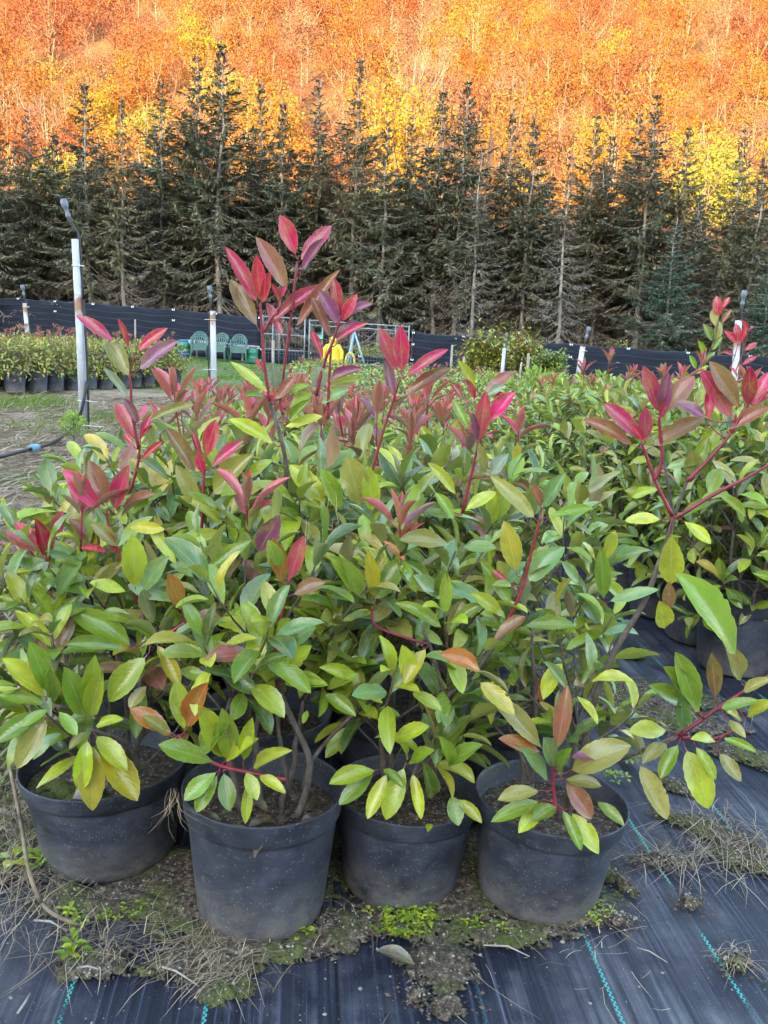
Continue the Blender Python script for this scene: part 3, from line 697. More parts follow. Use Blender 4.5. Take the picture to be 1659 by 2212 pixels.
P4.stem([c8(850, 570), c8(1060, 500), c8(1280, 412)], (1.72, 1.60), red=False, r0=.0055, r1=.004)
P4.feature([S(c8, (1280, 412), (1420, 312), (1540, 232), (1700, 130)), S(c8, (1290, 420), (1400, 435), (1510, 395))], L(c8, [(1435, 270, 1415, 60, 'brown', {'wr': .38}), (1545, 190, 1480, 30, 'olive')]), 1.60)
for row in L(c8, [(1095, 520, 1220, 770, 'olive', {'wr': .42}), (1295, 450, 1400, 722, 'lime', {'wr': .46}), (1278, 440, 1195, 595, 'green', {'wr': .5}), (1230, 440, 1120, 530, 'olive', {'wr': .5}), (1235, 390, 1062, 400, 'lime', {'wr': .45}), (1355, 315, 1262, 60, 'green', {'wr': .36}), (1340, 310, 1150, 200, 'green', {'wr': .34}),
        (1440, 300, 1612, 262, 'green', {'wr': .34}), (1540, 230, 1680, 170, 'olive', {'wr': .42}), (1560, 340, 1680, 270, 'lime', {'wr': .5}), (1450, 420, 1605, 485, 'green'), (1440, 480, 1540, 610, 'olive'), (1340, 450, 1430, 600, 'green'), (1290, 400, 1280, 240, 'teal'), (1380, 330, 1210, 120, 'green'), (1550, 350, 1480, 310, 'lime'), (1440, 440, 1330, 430, 'lime'),
        (1480, 340, 1560, 420, 'olive')], dY=-.03):
    P4.leaf_to(row[0], row[1], 1.58, row[2], **row[3])
# the big leaf and its neighbours at the right edge, on the same side branch
for row in L(c6, [(1535, 1140, 1275, 760, 'green', {'wr': .36, 'curl': .6, 'fold': .5, 'face': .5}), (1215, 1000, 1190, 870, 'lime', {'wr': .85}), (1230, 920, 1230, 790, 'brown', {'wr': .4}), (950, 880, 935, 650, 'green', {'wr': .3}), (955, 875, 1180, 820, 'teal', {'wr': .3}), (850, 800, 770, 700, 'teal', {'wr': .4})]):
    P4.leaf_to(row[0], row[1], 1.50 if row[0][0] > 1570 else 1.72, row[2], **row[3])
P4.mains(2, .2, .05)
P4.fill(16, .18, .36, .66, .10, (.0, .06))

# ---- the second row, with the tall shoots
ROW_DX = -math.tan(ROW_ANG)
Q1 = Shrub(55, (-.60, 2.24, .008)); Q1.mains(3, .42, .11)
Q1.feature([S(c3, (600, 1110), (570, 950), (566, 850), (560, 790))], L(c3, [(508, 660, 333, 535, 'dullred', {'wr': .30}), (562, 685, 512, 552, 'red', {'wr': .30}), (583, 695, 720, 590, 'red', {'wr': .34}), (585, 778, 765, 645, 'purple', {'wr': .36}), (565, 812, 463, 652, 'olive', {'wr': .5}), (560, 895, 450, 762, 'pale', {'wr': .3})]), 2.0)
Q1.feature([S(c5, (560, 400), (595, 280), (605, 180))], L(c3, [(600, 1095, 500, 915, 'red', {'wr': .34}), (602, 1080, 655, 962, 'pink', {'wr': .4}), (606, 1060, 660, 1010, 'red'), (602, 1010, 538, 895, 'purple'), (598, 990, 632, 920, 'pink'), (578, 1100, 534, 1048, 'red')]) + L(c5, [(600, 270, 700, 182, 'red', {'wr': .3})]), 2.0)
Q1.feature([S(c5, (868, 630), (876, 470), (880, 350), (885, 290))], L(c5, [(855, 330, 718, 120, 'brown', {'wr': .40}), (885, 265, 932, 90, 'red', {'wr': .40}), (900, 300, 1046, 180, 'dullred', {'wr': .36}), (872, 260, 828, 132, 'red', {'wr': .3}), (905, 425, 1088, 240, 'olive', {'wr': .52}), (872, 500, 762, 285, 'olive', {'wr': .34}), (898, 575, 990, 415, 'pale', {'wr': .5}), (880, 330, 850, 230, 'red')]), 1.92)
Q1.fill(30, .24, .50, .88, .115, (.02, -.1), 0, .12, own=True)
Q2 = Shrub(66, (-.262, 2.06, .008)); Q2.mains(3, .5, .09)
Q2.stem([c5(1228, 480), c5(1232, 250), c3(1165, 905)], 2.0, red=False, root=(0, 0), r0=.006, r1=.004)
Q2.feature([S(c3, (1165, 905), (1145, 760), (1128, 540), (1124, 480)), S(c3, (1140, 605), (1172, 545), (1200, 520))], L(c3, [(1122, 500, 978, 243, 'dullred', {'wr': .28}), (1128, 490, 1108, 278, 'red', {'wr': .34}), (1130, 495, 1166, 345, 'red', {'wr': .34}), (1122, 600, 996, 382, 'brown', {'wr': .34}), (1165, 570, 1382, 408, 'dullred', {'wr': .30}), (1140, 780, 1100, 715, 'red')]), 1.98)
Q2.feature([S(c3, (1222, 960), (1212, 890), (1228, 760), (1262, 500), (1284, 300))], L(c3, [(1284, 290, 1214, 106, 'red', {'wr': .42, 'fold': .3}), (1286, 310, 1428, 150, 'dullred', {'wr': .36}), (1290, 355, 1396, 205, 'purple', {'wr': .34}), (1252, 440, 1110, 200, 'brown', {'wr': .34}), (1262, 605, 1462, 342, 'brown', {'wr': .22}), (1215, 480, 1172, 395, 'red'), (1205, 470, 1240, 405, 'pink'), (1228, 640, 1155, 482, 'dullred', {'wr': .3}), (1240, 520, 1300, 480, 'red')]), 1.98)
Q2.feature([S(c3, (1365, 880), (1400, 740), (1440, 640), (1472, 530)), S(c3, (1415, 980), (1420, 850), (1432, 650))], L(c3, [(1470, 545, 1440, 376, 'red', {'wr': .4}), (1468, 580, 1380, 428, 'purple', {'wr': .45}), (1480, 545, 1608, 483, 'purple', {'wr': .44}), (1440, 650, 1585, 568, 'dullred', {'wr': .3}), (1430, 640, 1350, 460, 'brown', {'wr': .3}), (1400, 730, 1343, 598, 'dullred', {'wr': .32}), (1475, 570, 1540, 445, 'red'), (1450, 660, 1545, 560, 'purple', {'wr': .5}), (1410, 820, 1560, 765, 'purple'), (1440, 560, 1460, 470, 'dullred')]), 1.96)
for row in L(c3, [(1195, 860, 1180, 740, 'pale', {'wr': .55}), (1380, 870, 1375, 752, 'pale', {'wr': .75}), (1175, 880, 1000, 735, 'lime', {'wr': .22}), (1250, 920, 1345, 865, 'lime', {'wr': .5}), (1175, 900, 1330, 832, 'green', {'wr': .3}), (1190, 900, 1275, 800, 'brown', {'wr': .5}), (1400, 840, 1560, 810, 'lime', {'wr': .3}), (1375, 920, 1505, 855, 'teal', {'wr': .44}), (1215, 1020, 1390, 970, 'lime', {'wr': .3}), (1200, 1100, 995, 985, 'lime', {'wr': .34}), (1240, 1000, 1340, 900, 'green'), (1150, 880, 1050, 880, 'green'), (860, 910, 650, 985, 'olive', {'wr': .3})]):
    Q2.leaf_to(row[0], row[1], 1.97, row[2], **row[3])
Q2.leaf_to(c5(1222, 475), c5(1120, 650), 1.66, 'purple', wr=.48, face=.9)
Q2.fill(28, .22, .50, .88, .115, (0, 0), 1, .12, own=True)
Q3 = Shrub(77, (.045, 2.15, .008)); Q3.mains(3, .45, .09)
Q3.feature([S(c5, (1580, 400), (1620, 260)) + S(c4, (0, 1020), (40, 900), (72, 800))], L(c4, [(62, 790, -18, 590, 'dullred', {'wr': .36}), (78, 795, 70, 583, 'red', {'wr': .40}), (88, 800, 272, 683, 'pink', {'wr': .30}), (66, 895, 282, 762, 'brown', {'wr': .30}), (45, 900, 5, 725, 'purple', {'wr': .34}), (90, 800, 175, 745, 'red')]), 1.96)
for row in L(c5, [(1560, 480, 1500, 245, 'olive', {'wr': .55}), (1610, 500, 1590, 290, 'lime'), (1420, 480, 1255, 285, 'lime', {'wr': .45}), (1480, 490, 1390, 300, 'green'), (1570, 600, 1640, 480, 'green'), (1430, 480, 1300, 440, 'green')]):
    Q3.leaf_to(row[0], row[1], 1.9, row[2], **row[3])
Q3.fill(30, .22, .50, .88, .115, (0, 0), 1, .12, own=True)
Q4 = Shrub(88, (.345, 2.15, .008)); Q4.mains(3, .42, .09)
Q4.feature([S(c6, (340, 485), (385, 285), (412, 160))], L(c4, [(412, 1090, 440, 868, 'dullred', {'wr': .42}), (404, 1090, 380, 955, 'purple', {'wr': .3}), (396, 905, 358, 810, 'red', {'wr': .34}), (448, 1000, 562, 868, 'pink', {'wr': .46}), (470, 900, 520, 870, 'red'), (425, 880, 550, 782, 'brown', {'wr': .4}), (400, 860, 322, 732, 'lime', {'wr': .34}), (440, 880, 528, 840, 'pale', {'wr': .6}), (345, 905, 290, 825, 'dullred')]), 1.96)
for row in L(c6, [(370, 140, 295, 0, 'green', {'wr': .3}), (440, 330, 410, 190, 'olive', {'wr': .34}), (455, 330, 535, 235, 'pale', {'wr': .6}), (340, 480, 480, 400, 'lime'), (320, 420, 195, 275, 'lime', {'wr': .3}), (310, 490, 220, 410, 'green'), (330, 500, 160, 480, 'green')]):
    Q4.leaf_to(row[0], row[1], 1.96, row[2], **row[3])
Q4.fill(28, .21, .46, .84, .112, (0, 0), 1, .12, own=True)

FEAT = [(P1, 'front-row potted shrub with drooping yellow leaves and pink-red tips, at the left end', 16),
        (P2, 'front-row potted shrub with forked bare stems, orange leaves and brown dead leaves in its pot', 16),
        (P3, 'front-row potted shrub with dense nibbled green leaves hanging over its pot, third from the left', 16),
        (P4, 'front-row potted shrub leaning right on one long bare stem, reddish rosette over its rim', 16),
        (Q1, 'second-row potted shrub with a tall five-leaved red shoot just right of the rusty post', 16),
        (Q2, 'tallest second-row potted shrub with three long crimson shoots reaching up before the spruces', 16),
        (Q3, 'second-row potted shrub with one leaning red shoot right of the tallest shoots', 16),
        (Q4, 'second-row potted shrub at the right end with a broad pink-red leaf cluster', 16)]
for sh, lab, nst in FEAT:
    tag(sh.build('potted_shrub', nst), lab, 'potted shrub', SHRUB_GROUP)

# ---- the rest of the block: a few kinds, copied
PROTO = []
for i in range(7):
    s = Shrub(200 + i, (0, 0, 0)); s.mains(3, .30, .09)
    s.fill(26, .21, .36, .74, .108, (0, 0), (1, 2, 1, 2, 1, 0, 2)[i], .14)
    r = s.build('potted_shrub', 8); PROTO.append(r)
BED = []
_lc = Shrub.leafcol
Shrub.leafcol = lambda s, age, style: pick(s.rng, s.rng.choice(['lime', 'olive', 'olive', 'lime', 'yellow', 'green', 'brown']))
for i in range(3):
    s = Shrub(250 + i, (0, 0, 0)); s.mains(3, .30, .09)
    s.fill(34, .25, .20, .74, .10, (0, 0), (1, 2, 1)[i], .12)
    BED.append(s.build('potted_shrub', 6))
Shrub.leafcol = _lc
TALL = []
for i in range(4):
    s = Shrub(280 + i, (0, 0, 0)); s.mains(3, .40, .10)
    s.fill(42, .29, .20, .90, .112, (0, 0), (1, 1, 2, 0)[i], .14)
    TALL.append(s.build('potted_shrub', 8))
used = set(); prng = random.Random(5)
def place(x, y, rz, sc, label, group, kinds=None):
    kinds = kinds or PROTO; r = prng.choice(kinds)
    if r.name not in used: used.add(r.name)
    else: r = copy_tree(r)
    r.location = (x, y, gz(x, y) + .006); r.rotation_euler = (0, 0, rz); r.scale = (sc, sc, sc)
    tag(r, label, 'potted shrub', group)
def visible(x, y): return abs(x + .02) < .43 * y + .55
ordn = {2: 'third', 3: 'fourth'}
spots = []
for j in range(2, 27):
    y = 2.57 + .335 * (j - 2)
    for k in range(4):
        x0 = -.535 + .303 * k
        spots.append((x0 - math.tan(ROW_ANG) * (y - 1.7) + prng.uniform(-.02, .02), y + prng.uniform(-.02, .02), 'A', j, k))
for j in range(0, 20):
    y = 3.22 + .335 * j
    for k in range(12):
        x = 1.30 + .325 * k - math.tan(ROW_ANG) * (y - 3.4) * 1.4
        if visible(x, y) and (j % 1 == 0): spots.append((x + prng.uniform(-.03, .03), y + prng.uniform(-.03, .03), 'B', j, k))
colw = ('at its left end', 'second from its left end', 'second from its right end', 'at its right end')
for x, y, blk, j, k in spots:
    sc = (1.14 if j == 2 else 1.06 if j == 3 else prng.uniform(.92, 1.04)) if blk == 'A' else prng.uniform(.94, 1.08)
    sc *= 1 - .30 * smooth(4.2, 8.5, y)
    if blk == 'A' and j in ordn: lab = 'leafy potted shrub in the %s row of the block, %s' % (ordn[j], colw[k])
    elif blk == 'A': lab = 'leafy red-tipped potted shrub deep in the crowded block behind the front rows'
    else: lab = 'leafy red-tipped potted shrub in the block beyond the bare aisle on the right'
    place(x, y, prng.uniform(0, 6.28), sc, lab, SHRUB_GROUP if blk == 'A' else 'potted red-tipped shrubs right of the aisle', PROTO if blk == 'A' or y > 6.5 else TALL)
e = Vector((.40, .917)); dpt = Vector((-.917, .40)); o0 = Vector((-5.75, 14.35))
for j in range(6):
    for k in range(-1, 11):
        p = o0 + e * (.40 * k) + dpt * (.52 * j)
        if k < 0 and j == 0: continue
        place(p.x + prng.uniform(-.03, .03), p.y + prng.uniform(-.04, .04), prng.uniform(0, 6.28), prng.uniform(.98, 1.14),
              'yellowish potted shrub in the edge row of the left bed before the fence' if j == 0 else 'yellowish potted shrub inside the left bed before the fence',
              'potted shrubs at the edge of the left bed' if j == 0 else 'potted shrubs inside the left bed', BED)
# far part of the field: past counting, one mass of small shrubs
fl = Leaves(); frng = random.Random(9)
for i in range(2600):
    y = 10.2 + 14.0 * frng.random() ** .8
    xl = edge_x(y) + .35; xr = min(12, .43 * y + 1.5); x = xl + (xr - xl) * frng.random()
    if 8.0 < y < 10.2 and x > 3: continue
    h = frng.uniform(.34, .50); red = frng.random() < .13
    for q in range(10):
        a = frng.uniform(0, 6.28); el = frng.uniform(-.2, 1.1); d = Vector((math.cos(a) * math.cos(el), math.sin(a) * math.cos(el), math.sin(el)))
        zz = gz(x, y) + h * (1 - .55 * frng.random() ** 2)
        fl.add((x + frng.gauss(0, .08), y + frng.gauss(0, .08), zz), d, (0, 0, 1), .10, .045, pick(frng, frng.choice(['green', 'lime', 'lime', 'lime', 'olive', 'teal'])), frng)
    if red:
        for q in range(5):
            a = frng.uniform(0, 6.28); d = Vector((math.cos(a) * .55, math.sin(a) * .55, .8))
            fl.add((x, y, gz(x, y) + h + frng.uniform(.0, .08)), d, (0, 0, 1), .10, .042, pick(frng, frng.choice(['red', 'dullred', 'dullred', 'purple'])), frng)
far = link('far_shrub_field', fl.mesh('far_shrub_field', 5)); tag(far, 'far mass of low green shrubs with red tips filling the field up to the fence', 'shrubs', kind='stuff')

# ------------------------------------------------------------------ cards: leaf clumps and needle sprays of trees
def foliage_material(name, rough=.65, tr=.22, spec=.3):
    g = G(name); c = g.n('Attribute', attribute_name='leafcol')
    v = g.noise(g.obj(), 3.0, 3); col = g.mix(g.ramp(v, [(.35, .35), (.65, 0.0)]), c, g.mix(1.0, c, (.45, .45, .45), 'MULTIPLY'))
    g.bs(Base_Color=col, Roughness=rough); g.b.inputs['Specular IOR Level'].default_value = spec
    g.translucent(col, tr); return g.mat
NEEDLE = foliage_material('spruce_needles', .7, .12); AUTUMN = foliage_material('autumn_leaves', .65, .25)
class Cards:
    def __init__(s): s.r = []
    def add(s, p, d, n, L, W, c): s.r.append((*p, *d, *n, L, W, *c))
    def mesh(s, name, mat, shape='diamond'):
        A = np.array(s.r); p = A[:, 0:3]; d = A[:, 3:6]; d /= np.linalg.norm(d, axis=1, keepdims=True); n = A[:, 6:9]
        b = np.cross(d, n); b /= np.linalg.norm(b, axis=1, keepdims=True) + 1e-9; L = A[:, 9:10]; W = A[:, 10:11]; m = len(A)
        if shape == 'diamond': V = np.stack([p, p + d * L * .45 + b * W * .5, p + d * L, p + d * L * .45 - b * W * .5], 1)
        else: V = np.stack([p - b * W * .35, p + d * L * .7 - b * W * .5, p + d * L + b * W * .1, p + d * L * .6 + b * W * .5], 1)
        cl = np.ones((m, 4, 4)); cl[..., :3] = A[:, None, 11:14]
        return np_mesh(name, V.reshape(-1, 3), np.arange(m * 4).reshape(-1, 4), mat, {'leafcol': ('FLOAT_COLOR', cl)}, smooth=False)
def strands(name, rows, mat):
    """thin curved blades: rows of (p, dir, length, width, bend vector, colour factor)"""
    A = np.array([(*p, *d, l, wd, *bn, cf) for p, d, l, wd, bn, cf in rows]); p = A[:, 0:3]; d = A[:, 3:6]; l = A[:, 6:7]; wd = A[:, 7:8]; bn = A[:, 8:11]; cf = A[:, 11]
    side = np.cross(d, np.array([0.13, .31, .94])); side /= np.linalg.norm(side, axis=1, keepdims=True) + 1e-9
    V = []
    for k, t in enumerate((0, .35, .7, 1.0)):
        m = p + d * l * t + bn * (t * t) * l; h = side * wd * (.5 if t < .9 else .12); V += [m - h, m + h]
    V = np.stack(V, 1); n = len(A); base = np.arange(n)[:, None] * 8
    F = np.concatenate([np.stack([base[:, 0] + 2 * k, base[:, 0] + 2 * k + 1, base[:, 0] + 2 * k + 3, base[:, 0] + 2 * k + 2], 1) for k in range(3)])
    cl = np.ones((n, 8, 4)); cl[..., :3] = cf[:, None, None]
    return link(name, np_mesh(name, V.reshape(-1, 3), F, mat, {'leafcol': ('FLOAT_COLOR', cl)}, smooth=False))
def tbark(name, a, b, scale=6):
    g = G(name); v = g.noise(g.mapv(g.obj(), (1, 1, .3)), scale, 5, .7)
    g.bs(Base_Color=g.ramp(v, [(.35, a), (.65, b)]), Roughness=.9); return g.mat
SPRUCEBARK = tbark('spruce_bark', (.22, .19, .165), (.46, .40, .35)); DEADTWIG = foliage_material('dead_spruce_twigs', .8, .05)
PALEBARK = tbark('pale_bark', (.17, .095, .05), (.30, .19, .11), 3)

def make_spruce(seed, H, style):
    rng = random.Random(seed); root = empty('spruce_tree')
    tr = MB(); bend = [(rng.gauss(0, .05), rng.gauss(0, .05)) for _ in range(9)]
    tr.tube([(bend[i][0], bend[i][1], H * i / 8) for i in range(9)], [.115 * (1 - .9 * i / 8) * H / 11 for i in range(9)], 7); tr.build('trunk', SPRUCEBARK, root)
    nd = Cards(); dd = Cards(); wood = MB()
    Rm = {'full': 2.55, 'thin': 2.25, 'dead': 2.0, 'dense': 2.2}[style] * H / 11
    live0 = {'full': .36, 'thin': .46, 'dead': .68, 'dense': .05}[style]
    z = .9 if style != 'dense' else .3
    base = {'full': (.155, .158, .095), 'thin': (.225, .20, .115), 'dead': (.21, .19, .13), 'dense': (.09, .155, .105)}[style]
    while z < H - .15:
        t = z / H; env = ((1 - t) / .58) ** 1.35 if t > .42 else .86 + .14 * t / .42
        nb = 6 if t < .8 else 5; a0 = rng.uniform(0, 6.28)
        for k in range(nb):
            R = Rm * env * (rng.uniform(.5, 1.15) if t < .65 else rng.uniform(.3, 1.45)) + .14
            if rng.random() < (.28 if t > .7 else .12 if t > .3 else .22): continue
            a = a0 + 2 * PI * k / nb + rng.uniform(-.35, .35); o = Vector((math.cos(a), math.sin(a), 0)); sd = Vector((-o.y, o.x, 0))
            sl = (-.42 + .85 * t) + rng.uniform(-.13, .13) + (.35 if t > .9 else 0); live = t > live0 + rng.uniform(-.14, .1)
            pts = []
            for q in range(5):
                f = q / 4; pts.append(Vector((0, 0, z)) + o * R * f + Vector((0, 0, R * (sl * f - .22 * math.sin(f * PI) * (1 - t) + .16 * f * f * (1 - t)))))
            wood.tube(pts, [.016, .013, .010, .007, .003], 3, cap=False)
            n = max(4, int(R / (.085 if live else .15)))
            for q in range(n):
                f = .14 + .86 * (q + rng.random()) / n; p, dr, _ = along(pts, min(.99, f))
                for sg in (-1, 1):
                    if live:
                        l = (.20 + .34 * (1 - f)) * rng.uniform(.7, 1.25) * min(1, R) + .05
                        d = sd * sg * rng.uniform(.5, .95) + dr * rng.uniform(.4, .9) + Vector((0, 0, -.38 + .3 * t + rng.uniform(-.25, .15)))
                        kk = rng.uniform(.6, 1.45); c = tuple(v * kk for v in base)
                        if t < .55 and rng.random() < (.55 - t) * 1.6: c = tuple(v * kk for v in (.30, .26, .18))
                        nd.add(p, d, Vector((rng.gauss(0, .4), rng.gauss(0, .4), 1)), l, rng.uniform(.07, .12), c)
                        if rng.random() < .45: nd.add(p, Vector((rng.gauss(0, .25), rng.gauss(0, .25), -1)), o, l * .8, .07, tuple(v * .8 for v in c))
                    else:
                        l = (.14 + .36 * (1 - f)) * rng.uniform(.6, 1.3)
                        d = sd * sg * rng.uniform(.4, .9) + dr * rng.uniform(.5, .9) + Vector((0, 0, -.45 + rng.uniform(-.3, .2)))
                        kk = rng.uniform(.55, 1.35); c = tuple(v * kk for v in ((.24, .20, .15) if style != 'dead' else (.30, .265, .22)))
                        dd.add(p, d, Vector((rng.gauss(0, .5), rng.gauss(0, .5), 1)), l, rng.uniform(.022, .04), c)
        z += rng.uniform(.24, .38) * H / 11
    for k in range({'full': 26, 'thin': 12, 'dead': 6, 'dense': 4}[style]):                 # brown cones hang round the top
        zz = H - .15 - 1.7 * rng.random() ** 1.3; a = rng.uniform(0, 6.28); q = .08 + .25 * (H - zz) * rng.random()
        nd.add((math.cos(a) * q, math.sin(a) * q, zz), (rng.gauss(0, .15), rng.gauss(0, .15), -1), (1, 0, 0), .22, .10, (.09, .05, .033))
    nd.add((0, 0, H - .3), (0, 0, 1), (1, 0, 0), .6, .06, base)
    wood.build('branches', SPRUCEBARK, root)
    if nd.r: link('crown', nd.mesh('crown', NEEDLE, 'leaf'), root)
    if dd.r: link('dead_branches', dd.mesh('dead_branches', DEADTWIG, 'leaf'), root)
    return root
SPR = [make_spruce(301, 11.5, 'full'), make_spruce(302, 11.5, 'thin'), make_spruce(303, 11.5, 'full'), make_spruce(304, 11.5, 'thin'), make_spruce(305, 11.5, 'dead'), make_spruce(306, 9, 'dense'), make_spruce(307, 11.5, 'full')]
spr_used = set()
def put_tree(protos, used, i, x, y, z, rz, sx, sz, label, cat, group):
    if i not in used: used.add(i); r = protos[i]
    else: r = copy_tree(protos[i])
    r.location = (x, y, z); r.rotation_euler = (0, 0, rz); r.scale = (sx, sx, sz); tag(r, label, cat, group); return r
trng = random.Random(71)
# the front edge of the spruce row, top by top: (x of the tip, y of the tip, kind, distance, words)
front = [(-30, 210, 0, 38, 'wide spruce cut by the left edge of the picture'), (60, 235, 1, 40, 'thin spruce at the far left between two broader ones'), (182, 175, 2, 38, 'tall pointed spruce above the rusty irrigation post'),
         (262, 215, 3, 37, 'olive spruce just right of the pointed one above the rusty post'), (350, 170, 2, 39, 'dark spruce left of the two tallest spruces'), (425, 110, 6, 39, 'tall spruce, left one of the two tallest on the left half'),
         (478, 95, 0, 38, 'tallest dark spruce with cone-laden top, left of the red shoots'), (565, 180, 3, 40, 'slim spruce behind the top of the red shoots'), (612, 215, 2, 38, 'broad spruce right behind the tallest red leaf'),
         (690, 170, 1, 39, 'spruce with forked cone-heavy top, right of the red shoots'), (778, 130, 3, 38, 'tall thin-topped spruce left of the middle of the row'), (838, 250, 6, 37, 'shorter spruce in the middle of the row'), (893, 250, 1, 40, 'narrow spruce between the middle one and the twin tops'),
         (958, 190, 2, 38, 'left spruce of the dense twin-topped pair'), (1012, 175, 0, 37.5, 'right spruce of the dense twin-topped pair, dark and full'), (1108, 245, 3, 39, 'thin spruce just right of the bare pale tree'),
         (1158, 240, 6, 38, 'spruce with a brown cone-covered top right of the bare tree'), (1290, 250, 1, 39, 'slender spruce in the middle of the right half'), (1325, 285, 2, 41, 'low spruce behind the slender one in the right half'), (1382, 245, 3, 40, 'spruce with long open gaps in its crown on the right'),
         (1420, 205, 0, 38, 'tall spruce with a dark tip on the right'), (1490, 275, 3, 38, 'open spruce above the ivy-dark one on the right'), (1610, 280, 1, 37, 'thin dark spruce near the right edge'), (1655, 330, 6, 36, 'dark spruce cut by the right edge of the picture'),
         (1462, 470, 5, 34.5, 'dense bluish green spruce with full low branches, ivy on its side'), (1668, 560, 5, 33, 'small dense green spruce at the right edge by the fence'), (1040, 330, 4, 36.5, 'bare grey spruce with dead drooping branches below the pale tree'), (1235, 330, 4, 36.5, 'grey dead-branched spruce right of the middle')]
def hz_base(x, y): return gz(x, y) - .05
for px, py, i, Y, words in front:
    tip = at(px, py, Y); z0 = hz_base(tip.x, Y); h = tip.z - z0; H0 = 9 if i == 5 else 11.5
    put_tree(SPR, spr_used, i, tip.x, Y, z0, trng.uniform(0, 6.28), h / H0 * trng.uniform(.92, 1.1) * (1.0 if i != 5 else 1.25), h / H0, words, 'spruce', 'spruces along the front of the row')
for k in range(17):
    x = -16.5 + 2.05 * k + trng.uniform(-.5, .5); Yk = 39.5 + trng.uniform(-.8, .8); h = trng.uniform(6.6, 8.4)
    put_tree(SPR, spr_used, trng.choice((1, 3, 0, 1, 3, 6)), x, Yk, hz_base(x, Yk), trng.uniform(0, 6.28), h / 11.5 * 1.35, h / 11.5, 'lower spruce filling the row between the taller spruces behind the fence', 'spruce', 'lower spruces filling the row')
for row, Y in enumerate((41.8, 46.5, 51, 55.5, 60)):
    for k in range(18):
        x = (-20.5 + 2.4 * k + trng.uniform(-.7, .7)) * (Y / 42); h = trng.uniform(7.9, 9.5)
        if abs(x) > .44 * Y + 2: continue
        y = Y + trng.uniform(-1.2, 1.2)
        put_tree(SPR, spr_used, trng.choice((0, 1, 2, 3, 6, 2, 0)), x, y, hz_base(x, y), trng.uniform(0, 6.28), h / 11.5 * 1.45, h / 11.5, 'dark spruce standing in the shade deep inside the row behind the fence', 'spruce', 'shaded spruces deep in the row')

def make_broadleaf(seed, H, pal, ncl, per, fat=1.0, twigs=0):
    rng = random.Random(seed); root = empty('autumn_tree'); wood = MB(); cr = Cards(); ends = []
    wood.tube([(0, 0, 0), (rng.gauss(0, .1), rng.gauss(0, .1), H * .3), (rng.gauss(0, .25), rng.gauss(0, .25), H * .6), (rng.gauss(0, .3), rng.gauss(0, .3), H * .9)], [.17, .13, .09, .03], 6)
    for k in range(11):
        a = 2.4 * k + rng.uniform(-.4, .4); z0 = H * rng.uniform(.22, .66); r = H * rng.uniform(.10, .25) * fat; z1 = min(H, z0 + H * rng.uniform(.22, .42))
        p0 = Vector((0, 0, z0)); p1 = Vector((math.cos(a) * r, math.sin(a) * r, z1)); path = hermite(p0, p1, Vector((math.cos(a) * r, math.sin(a) * r, r * .6)), Vector((0, 0, (z1 - z0))), 5)
        wood.tube(path, [.075, .06, .045, .03, .012], 4, cap=False); ends += path[2:]
        for q in range(3 + twigs):
            p, d, _ = along(path, rng.uniform(.35, 1)); e = p + Vector((rng.gauss(0, .7), rng.gauss(0, .7), rng.uniform(.6, 2.0))) * H / 12
            wood.tube([p, p.lerp(e, .5) + Vector((rng.gauss(0, .1), rng.gauss(0, .1), 0)), e], [.030, .022, .007], 3, cap=False); ends.append(e)
    for k in range(ncl):
        c = rng.choice(ends) + Vector((rng.gauss(0, .35), rng.gauss(0, .35), rng.gauss(0, .4))); col = rng.choice(pal); kk0 = rng.uniform(.86, 1.14)
        for q in range(per):
            p = c + Vector((rng.gauss(0, .55), rng.gauss(0, .55), rng.gauss(0, .42))); kk = kk0 * rng.uniform(.82, 1.18)
            l = rng.uniform(.13, .27); cr.add(p, (rng.gauss(0, 1), rng.gauss(0, 1), rng.gauss(-.3, .7)), (rng.gauss(0, 1), rng.gauss(0, 1), rng.gauss(.6, 1)), l, l * .7, tuple(v * kk for v in col))
    wood.build('trunk', PALEBARK, root); 
    if cr.r: link('crown', cr.mesh('crown', AUTUMN, 'leaf'), root)
    return root
OR = [(.33, .10, .011), (.35, .12, .014), (.31, .082, .012), (.33, .105, .026)]; RU = [(.30, .072, .016), (.32, .092, .026), (.29, .07, .02)]; PI_ = [(.32, .125, .052), (.31, .108, .04), (.33, .14, .06)]
YE = [(.37, .20, .013), (.39, .23, .02), (.35, .18, .013)]; YO = [(.35, .14, .011), (.34, .125, .01), (.37, .17, .014)]; YG = [(.26, .24, .025), (.32, .25, .028)]
KINDS = [('orange', OR, 75, 62, 1.0, 1), ('orange', OR, 75, 62, 1.1, 2), ('rusty', RU, 75, 62, 1.0, 2), ('pinkish', PI_, 60, 52, 1.0, 5), ('pinkish', PI_, 55, 50, .9, 6), ('yellow', YE, 75, 62, .95, 1), ('golden', YO, 72, 60, 1.0, 1), ('yellow-green', YG, 65, 58, .9, 2), ('bare', PI_, 10, 30, 1.0, 12), ('rusty', RU, 78, 62, 1.1, 2)]
AUT = [make_broadleaf(400 + i, 11.5, k[1], k[2], k[3], k[4], k[5]) for i, k in enumerate(KINDS)]
aut_used = set()
def hill_at(px, py):
    d = ray(px, py); t = 64.0
    while t < 300:
        p = EYE + d * (t / d.y)
        if p.z < hill_z(p.x, p.y): return p
        t += .5
    return EYE + d * (250 / d.y)
